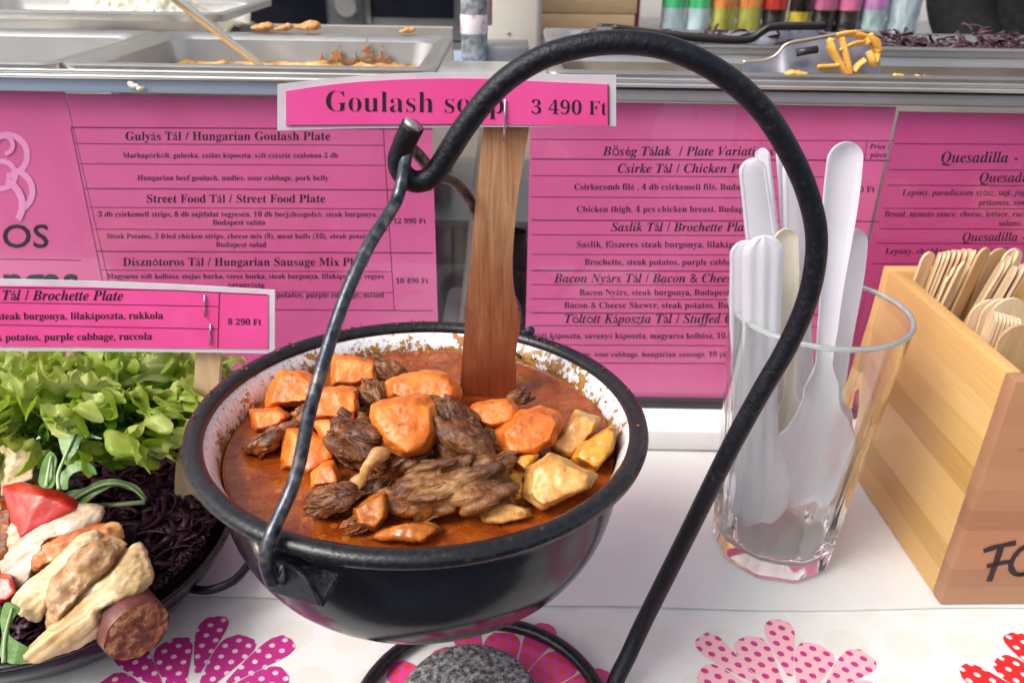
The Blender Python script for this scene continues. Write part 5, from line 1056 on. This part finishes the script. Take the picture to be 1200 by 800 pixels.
r = bmesh.ops.extrude_face_region(bm, geom=bm.faces[:]); bmesh.ops.translate(bm, verts=[e for e in r['geom'] if isinstance(e, bmesh.types.BMVert)], vec=(.0002, -.0002, .0004))
box(bm, .035, .60, .577, .636, .231, .246)
tag(obj('shredded_cabbage', bm, M['cabbage_dry']), 'shredded red cabbage heaped in the long steel pan', 'cabbage', None, 'stuff')
# serving spoon handle and tongs
bm = B(); hnd = spl([PY(305, 76, .585), PY(270, 49, .565), PY(238, 24, .545), PY(205, -2, .53), PY(170, -30, .52)], 6)
tube(bm, hnd, [.0062 + .0020 * i / len(hnd) for i in range(len(hnd))], 12, flat=.35)
sp_ = obj('serving_spoon', bm, M['steel']); tag(sp_, 'steel serving spoon handle rising out of the sauce smeared pan', 'spoon')
bm = B(); tube(bm, spl([PY(155, -22, .70), PY(138, 6, .72), PY(134, 22, .735)], 5), .003, 10, flat=.5); tag(obj('rice_spoon', bm, M['black_plastic']), 'dark spoon stuck in the white rice heap', 'spoon')
def tong(name, label, edge_t, edge_b, Y, m, th, slot=None):
    t = thing(name, label, 'tongs', tuple(PY(*edge_b[0], Y)), group='tongs lying on the steel pans')
    bm = B(); n = 40; X = xs_(edge_t[0][0], edge_t[-1][0], n)
    a = [PY(x, smooth_poly(edge_t, x), Y + .012) for x in X]; b = [PY(x, smooth_poly(edge_b, x), Y) for x in X]
    va, vb = [bm.verts.new(p) for p in a], [bm.verts.new(p) for p in b]
    for i in range(n): bm.faces.new((va[i], va[i + 1], vb[i + 1], vb[i]))
    bmesh.ops.solidify(bm, geom=bm.faces[:], thickness=th); obj('blade', bm, M['steel_blue'], t, auto=40)
    bm = B(); tube(bm, a, .0012, 8); obj('edge', bm, m, t)
    return t
tong('steel_tongs', 'steel tongs with black rimmed handle lying furthest back on the pans', [(700, 30), (725, 31), (770, 37), (830, 42), (873, 44), (890, 36), (905, 29), (935, 28), (966, 28)], [(700, 36), (725, 37), (770, 46), (830, 54), (880, 57), (905, 52), (920, 47), (940, 46), (966, 46)], .575, M['black_plastic'], .0016)
bm = B(); e = spl([PY(x, y, .572) for x, y in ((718, 33), (770, 40), (830, 46), (876, 47), (893, 38), (908, 32), (966, 31))], 6); tube(bm, e, .0030, 8, flat=.6); ob = obj('handle_grip', bm, M['black_plastic']); ob.parent = [o for o in bpy.data.objects if o.name == 'steel_tongs'][0]; ob.matrix_parent_inverse = Matrix.Translation(-Vector(ob.parent.location))
tg = tong('steel_tongs', 'steel tongs with grated cheese stuck on the slotted blade', [(870, 73), (895, 71), (911, 64), (922, 52), (950, 46), (985, 40), (1012, 37), (1032, 43)], [(870, 86), (895, 86), (912, 85), (930, 88), (960, 90), (990, 90), (1012, 90), (1030, 90)], .512, M['steel_brown'], .0012)
bm = B(); tube(bm, [PY(933, 62, .5105), PY(958, 58, .5105)], .0022, 10, flat=1); ob = obj('slot', bm, M['black_plastic'], tg)
rnd = random.Random(21)
chs = []
for i, pts in enumerate([[(972, 46), (976, 58), (984, 74), (994, 89)], [(986, 44), (990, 60), (994, 78), (996, 90)], [(975, 45), (973, 56), (980, 70)], [(990, 40), (1008, 42), (1020, 48), (1030, 62)], [(1000, 38), (1016, 44), (1028, 50), (1026, 74)], [(1019, 40), (1026, 52), (1032, 60)], [(958, 79), (975, 78), (990, 76)], [(1018, 60), (1022, 70), (1024, 78)], [(980, 42), (996, 39), (1010, 42), (1018, 52)], [(984, 60), (1000, 52), (1012, 50)], [(1000, 84), (1006, 76), (1014, 70)]]):
    bm = B(); tube(bm, spl([PY(x, y, .508 - rnd.uniform(0, .003)) for x, y in pts], 5), .0022, 8, flat=.5)
    tag(obj('cheese_shred', bm, M['cheese']), 'orange cheese shred tangled on the slotted tongs blade', 'cheese', 'cheese shreds on the tongs')
for i, (x, y) in enumerate(((926, 86), (934, 87), (1050, 89), (1075, 90))):
    p = PY(x, y, .4875); smear('cheese_crumb', ('flat cheese crumb on the pan edge under the tongs', 'second flat cheese crumb under the tongs', 'thin cheese crumb on the steel right of the tongs', 'farthest thin cheese crumb right of the tongs')[i], 'cheese', 'cheese', [((p.x, p.y, p.z), 1), ((p.x + .003, p.y, p.z), .8)], .0022 if i > 1 else .0034, 60 + i)

# ------------------------------------------------------------------ back of the stall
ZW = PY(850, 43, 1.9).z
bc = thing('back_counter', 'low steel worktop along the back of the stall', 'worktop', (0, 2.1, -.9))
obj('worktop', box(B(), -2.2, 2.2, 1.70, 2.30, ZW - .031, ZW - .0005, .003), M['steel_dull'], bc, auto=40)
obj('cabinet', box(B(), -2.2, 2.2, 1.74, 2.29, -.9, ZW - .0312), M['inside'], bc, False)
tag(obj('back_wall', box(B(), -3.0, 3.0, 2.34, 2.40, -.9, 1.6), M['wall'], smooth=False), 'grey panelled back wall of the stall', 'wall', None, 'structure')
def bottle(label, px, py, Y, rad, cols):
    """clear bottle seen from its foot up: liquid, label band, shoulder, cap"""
    f = PY(px, py, Y); t = thing('drink_bottle', label, 'bottle', (f.x, f.y, ZW), group='bottles on the back worktop'); z0 = ZW; h = rad * 6
    lq, lab, cap_ = cols
    obj('liquid_body', lathe(B(), [(0, z0), (rad * .75, z0), (rad * .98, z0 + rad * .3), (rad, z0 + rad * .9), (rad * .94, z0 + rad * 1.2), (rad, z0 + rad * 1.5), (rad, z0 + rad * 3.6), (rad * .8, z0 + rad * 4.5), (rad * .36, z0 + rad * 5.4), (rad * .34, z0 + h), (0, z0 + h)], (f.x, f.y, 0), 28), M[lq], t, auto=50)
    obj('label_band', lathe(B(), [(rad * 1.015, z0 + rad * 2.25), (rad * 1.02, z0 + rad * 2.3), (rad * 1.02, z0 + rad * 3.4), (rad * 1.015, z0 + rad * 3.45)], (f.x, f.y, 0), 28), M[lab], t)
    obj('cap', lathe(B(), [(rad * .42, z0 + h - rad * .1), (rad * .42, z0 + h + rad * .45), (0, z0 + h + rad * .46)], (f.x, f.y, 0), 20), M[cap_], t, auto=50)
for lab, px, r_, cols in [('clear bottle with green label, at the left end of the bottle row', 786, .026, ('b_clear', 'b_green', 'b_green')), ('clear bottle with green label, second in the bottle row', 815, .026, ('b_clear', 'b_green', 'b_green')), ('olive coloured drink bottle with orange label beside the green labelled ones', 844, .027, ('b_lime', 'b_orange', 'b_orange')),
        ('olive coloured drink bottle with orange label beside the dark cola bottle', 874, .027, ('b_lime', 'b_orange', 'b_orange')), ('dark cola bottle with red label', 903, .026, ('b_cola', 'b_red', 'b_red')), ('bright yellow drink bottle among the dark ones', 932, .024, ('b_yellow', 'b_cola', 'b_yellow')),
        ('dark cola bottle with pink label left of its twin', 960, .026, ('b_cola', 'b_magenta', 'b_red')), ('dark cola bottle with pink label next to the clear lilac one', 988, .026, ('b_cola', 'b_magenta', 'b_red')), ('clear bottle with lilac label', 1017, .027, ('b_clear', 'b_lilac', 'b_lilac')), ('large silvery water bottle at the right end of the bottle row', 1052, .034, ('b_silver', 'b_silver', 'b_silver'))]: bottle(lab, px, 45, 1.90, r_, cols)
for i in range(4):
    c0_ = PY(688, 40, 1.85); z0 = ZW + .048 * i; tag(obj('cardboard_box', box(B(), c0_.x - .105 - .004 * (i % 2), c0_.x + .098 + .003 * i, 1.84, 2.04, z0, z0 + .0468, .002), M['cardboard'], auto=40), ('flat brown cardboard box at the bottom of the stack', 'second flat cardboard box from the bottom of the stack', 'third flat cardboard box from the bottom of the stack', 'topmost flat cardboard box of the stack')[i], 'box', 'cardboard boxes in a stack')
c1_ = PY(742, 40, 1.85); tag(obj('red_crate_edge', box(B(), c1_.x - .008, c1_.x + .012, 1.86, 2.05, ZW, .45, .003), M['dark_red'], auto=40), 'dark red upright board next to the cardboard box stack', 'board')
c2_ = PY(601, 57, .90); tag(obj('cream_panel', box(B(), c2_.x - .030, c2_.x + .029, .90, .96, .19, .60, .006, 3), M['cream'], auto=40), 'cream coloured upright panel with a screw, behind the counter', 'panel')
px_ = obj('screw', lathe(B(), [(0, 0), (.0016, 0), (.0016, .001), (0, .0012)], n=16, fn=lambda p: PY(596, 39, .8995) + Vector((p.x, -p.z, p.y))), M['steel_dull']); cpn = [o for o in bpy.data.objects if o.name == 'cream_panel'][0]; px_.parent = cpn
bm = B(); c3 = PY(592, 60, .80); box(bm, c3.x - .018, c3.x + .022, .80, .85, .19, .2175, .002); tag(obj('steel_bracket', bm, M['steel_dull'], auto=40), 'small steel bracket under the cream panel', 'bracket')
c4 = PY(556, 73, .80); zb = c4.z; la_, lb_ = PY(556, 39, .8).z, PY(556, 17, .8).z; t = thing('drink_bottle', 'clear water bottle with pink and white label behind the goulash sign', 'bottle', (c4.x, .8, zb))
obj('liquid_body', lathe(B(), [(0, zb), (.0105, zb), (.0125, zb + .004), (.0125, zb + .012), (.0120, zb + .014), (.0125, zb + .016), (.0125, zb + .085), (.008, zb + .105), (.005, zb + .115), (0, zb + .115)], (c4.x, .80, 0), 28), M['b_grey'], t, auto=50); obj('label_band', lathe(B(), [(.0127, la_), (.0128, la_ + .0003), (.0128, lb_), (.0127, lb_ + .0003)], (c4.x, .80, 0), 28), M['bottle_label'], t)
bs = thing('bottle_stand', 'steel ledge under the clear water bottle', 'ledge', (c4.x, .8, .1)); obj('ledge_top', box(B(), -.30, .02, .755, .88, zb - .01, zb - .0005), M['blue_band'], bs, False); obj('ledge_foot', box(B(), -.29, .01, .76, .87, -.9, zb - .0102), M['steel_dull'], bs, False)
c5 = PY(574, 30, .74); tag(obj('sneeze_guard_post', box(B(), c5.x - .002, c5.x + .002, .73, .75, .2425, .62, .0008), M['steel'], auto=40), 'thin upright steel edge beside the cream panel', 'post')
# microwave and oven on a shelf behind the counter
def appliance(name, label, x0, x1, y0, z0, z1, wd, lab_bar, knob=False):
    t = thing(name, label, 'oven', ((x0 + x1) / 2, y0, z0)); d = .35
    obj('housing', box(B(), x0, x1, y0, y0 + d, z0, z1, .006), M['steel_dull'], t, auto=40)
    obj('door_glass', box(B(), wd[0], wd[1], y0 - .004, y0 - .0005, wd[2], wd[3], .001), M['oven_glass'], t, auto=40)
    obj('door_frame', box(B(), wd[0] - .012, wd[0] - .0005, y0 - .006, y0 - .0005, wd[2] - .01, wd[3], .001), M['steel'], t, auto=40)
    if lab_bar: obj('badge', box(B(), *lab_bar, ), M['steel_dull'], t, False)
    if knob:
        k = obj('control_knob', lathe(B(), [(0, .014), (.016, .014), (.018, .010), (.019, 0)], n=28, fn=lambda p: Vector((knob[0] + p.x, y0 - .0005 - p.z, knob[1] + p.y))), M['steel'], t, auto=50)
    return t
a, b_, w0, w1, wz = PY(430, 48, 1.4), PY(546, 48, 1.4), PY(436, 22, 1.4), PY(532, 22, 1.4), PY(480, 21, 1.4)
appliance('microwave_oven', 'grey microwave oven with dark window behind the goulash sign', a.x, b_.x, 1.4, a.z, a.z + .30, (w0.x, w1.x, wz.z, wz.z + .2), (PY(492, 34, 1.4).x, PY(510, 34, 1.4).x, 1.397, 1.3995, PY(500, 36, 1.4).z, PY(500, 33, 1.4).z))
a, b_, w0, w1, kz = PY(290, 38, 1.38), PY(427, 38, 1.38), PY(297, 30, 1.38), PY(384, 30, 1.38), PY(407, 6, 1.38)
appliance('electric_oven', 'silver electric oven with dark glass door and round knob', a.x, b_.x, 1.38, a.z, a.z + .30, (w0.x, w1.x, a.z + .008, a.z + .27), None, (kz.x, kz.z))
sh = thing('rear_shelf', 'steel shelf carrying the two ovens behind the counter', 'shelf', (-.3, 1.5, -.9)); obj('shelf_top', box(B(), -.95, -.02, 1.33, 1.80, PY(430, 48, 1.4).z - .03, PY(430, 48, 1.4).z - .0006, .002), M['steel_dull'], sh, auto=40)
for x in (-.9, -.06): obj('leg', box(B(), x - .015, x + .015, 1.36, 1.39, -.9, PY(430, 48, 1.4).z - .0305), M['steel_dull'], sh, False)
bm = B(); box(bm, -1.05, -.52, 1.15, 1.5, -.9, PY(60, 26, 1.15).z, .004); tag(obj('wooden_cabinet', bm, M['wood_plain'], auto=40), 'brown wooden cabinet at the far left behind the pans', 'cabinet')

# ------------------------------------------------------------------ person behind the counter, in black
def person():
    root = thing('person', 'person in black clothes standing behind the counter near the bottles', 'person', (.85, 1.30, -.9))
    J = {'pel': (0, 0, .95), 'bel': (0, 0, 1.10), 'che': (0, .01, 1.30), 'nek': (0, .01, 1.47), 'hd0': (0, 0, 1.55), 'hd1': (0, -.01, 1.66), 'hd2': (0, 0, 1.73)}
    R = {'pel': .155, 'bel': .175, 'che': .16, 'nek': .058, 'hd0': .07, 'hd1': .095, 'hd2': .06}; E = [('pel', 'bel'), ('bel', 'che'), ('che', 'nek'), ('nek', 'hd0'), ('hd0', 'hd1'), ('hd1', 'hd2')]
    for s, n_ in ((-1, 'l'), (1, 'r')):
        for k, p, r in (('sh', (.19 * s, .01, 1.40), .07), ('el', (.20 * s, .01, 1.12), .050), ('wr', (.17 * s, -.15, .98), .032), ('hp', (.10 * s, 0, .88), .10), ('kn', (.11 * s, -.01, .48), .062), ('an', (.11 * s, .02, .09), .045), ('to', (.12 * s, -.13, .04), .036)): J[k + n_] = p; R[k + n_] = r
        E += [('che', 'sh' + n_), ('sh' + n_, 'el' + n_), ('el' + n_, 'wr' + n_), ('pel', 'hp' + n_), ('hp' + n_, 'kn' + n_), ('kn' + n_, 'an' + n_), ('an' + n_, 'to' + n_)]
        for f in range(4):
            k0, k1 = f'f{f}a' + n_, f'f{f}b' + n_; J[k0] = ((.17 + .018 * (f - 1.5)) * s, -.22, .955 - .004 * abs(f - 1)); J[k1] = ((.17 + .02 * (f - 1.5)) * s, -.265, .915 + .004 * f); R[k0] = .010; R[k1] = .008
            E += [('wr' + n_, k0), (k0, k1)]
        J['th' + n_] = ((.17 - .05) * s, -.20, .945); R['th' + n_] = .011; E.append(('wr' + n_, 'th' + n_))
    keys = list(J); me = bpy.data.meshes.new('person_body'); me.from_pydata([J[k] for k in keys], [(keys.index(a), keys.index(b)) for a, b in E], []); o = bpy.data.objects.new('tmp', me); C.objects.link(o)
    sm = o.modifiers.new('skin', 'SKIN'); 
    for i, k in enumerate(keys): me.skin_vertices[0].data[i].radius = (R[k], R[k] * (.72 if k in ('pel', 'bel', 'che') else 1))
    me.skin_vertices[0].data[0].use_root = True; ss = o.modifiers.new('sub', 'SUBSURF'); ss.levels = 2; ss.render_levels = 2
    r = evalmesh(o); bpy.data.objects.remove(o)
    for p in r.polygons:
        p.use_smooth = True; c = p.center; p.material_index = 2 if c.z < .90 and abs(c.x) < .2 else (0 if c.z < 1.45 and not (c.y < -.185 and .85 < c.z < 1.02) else 1)
    link('body', r, [M['cloth_black'], M['skin'], M['denim']], root, local=True)
    bm = B(); bmesh.ops.create_icosphere(bm, subdivisions=3, radius=.108)
    for v in bm.verts: v.co = Vector((v.co.x * .92, v.co.y + .022, v.co.z * 1.02 + 1.675)); 
    bmesh.ops.delete(bm, geom=[v for v in bm.verts if v.co.z < 1.60 or (v.co.y < -.05 and v.co.z < 1.71)], context='VERTS'); obj('hair', bm, M['hair'], root, local=True)
    for s in (-1, 1):
        bm = B(); bmesh.ops.create_icosphere(bm, subdivisions=2, radius=.011)
        for v in bm.verts: v.co += Vector((.034 * s, -.096, 1.655))
        obj('eye', bm, M['ledge'], root, local=True)
    bm = B(); bmesh.ops.create_cone(bm, segments=12, radius1=.016, radius2=.006, depth=.045, cap_ends=True)
    for v in bm.verts: v.co = Vector((v.co.x, -.105 + v.co.y * .8 - (.0225 - v.co.z) * .25, 1.63 + v.co.z))
    obj('nose', bm, M['skin'], root, local=True)
    bm = B(); tube(bm, spl([(-.022, -.094, 1.592), (0, -.100, 1.590), (.022, -.094, 1.592)], 4), .004, 8); obj('mouth', bm, M['dark_red'], root, local=True)
person()
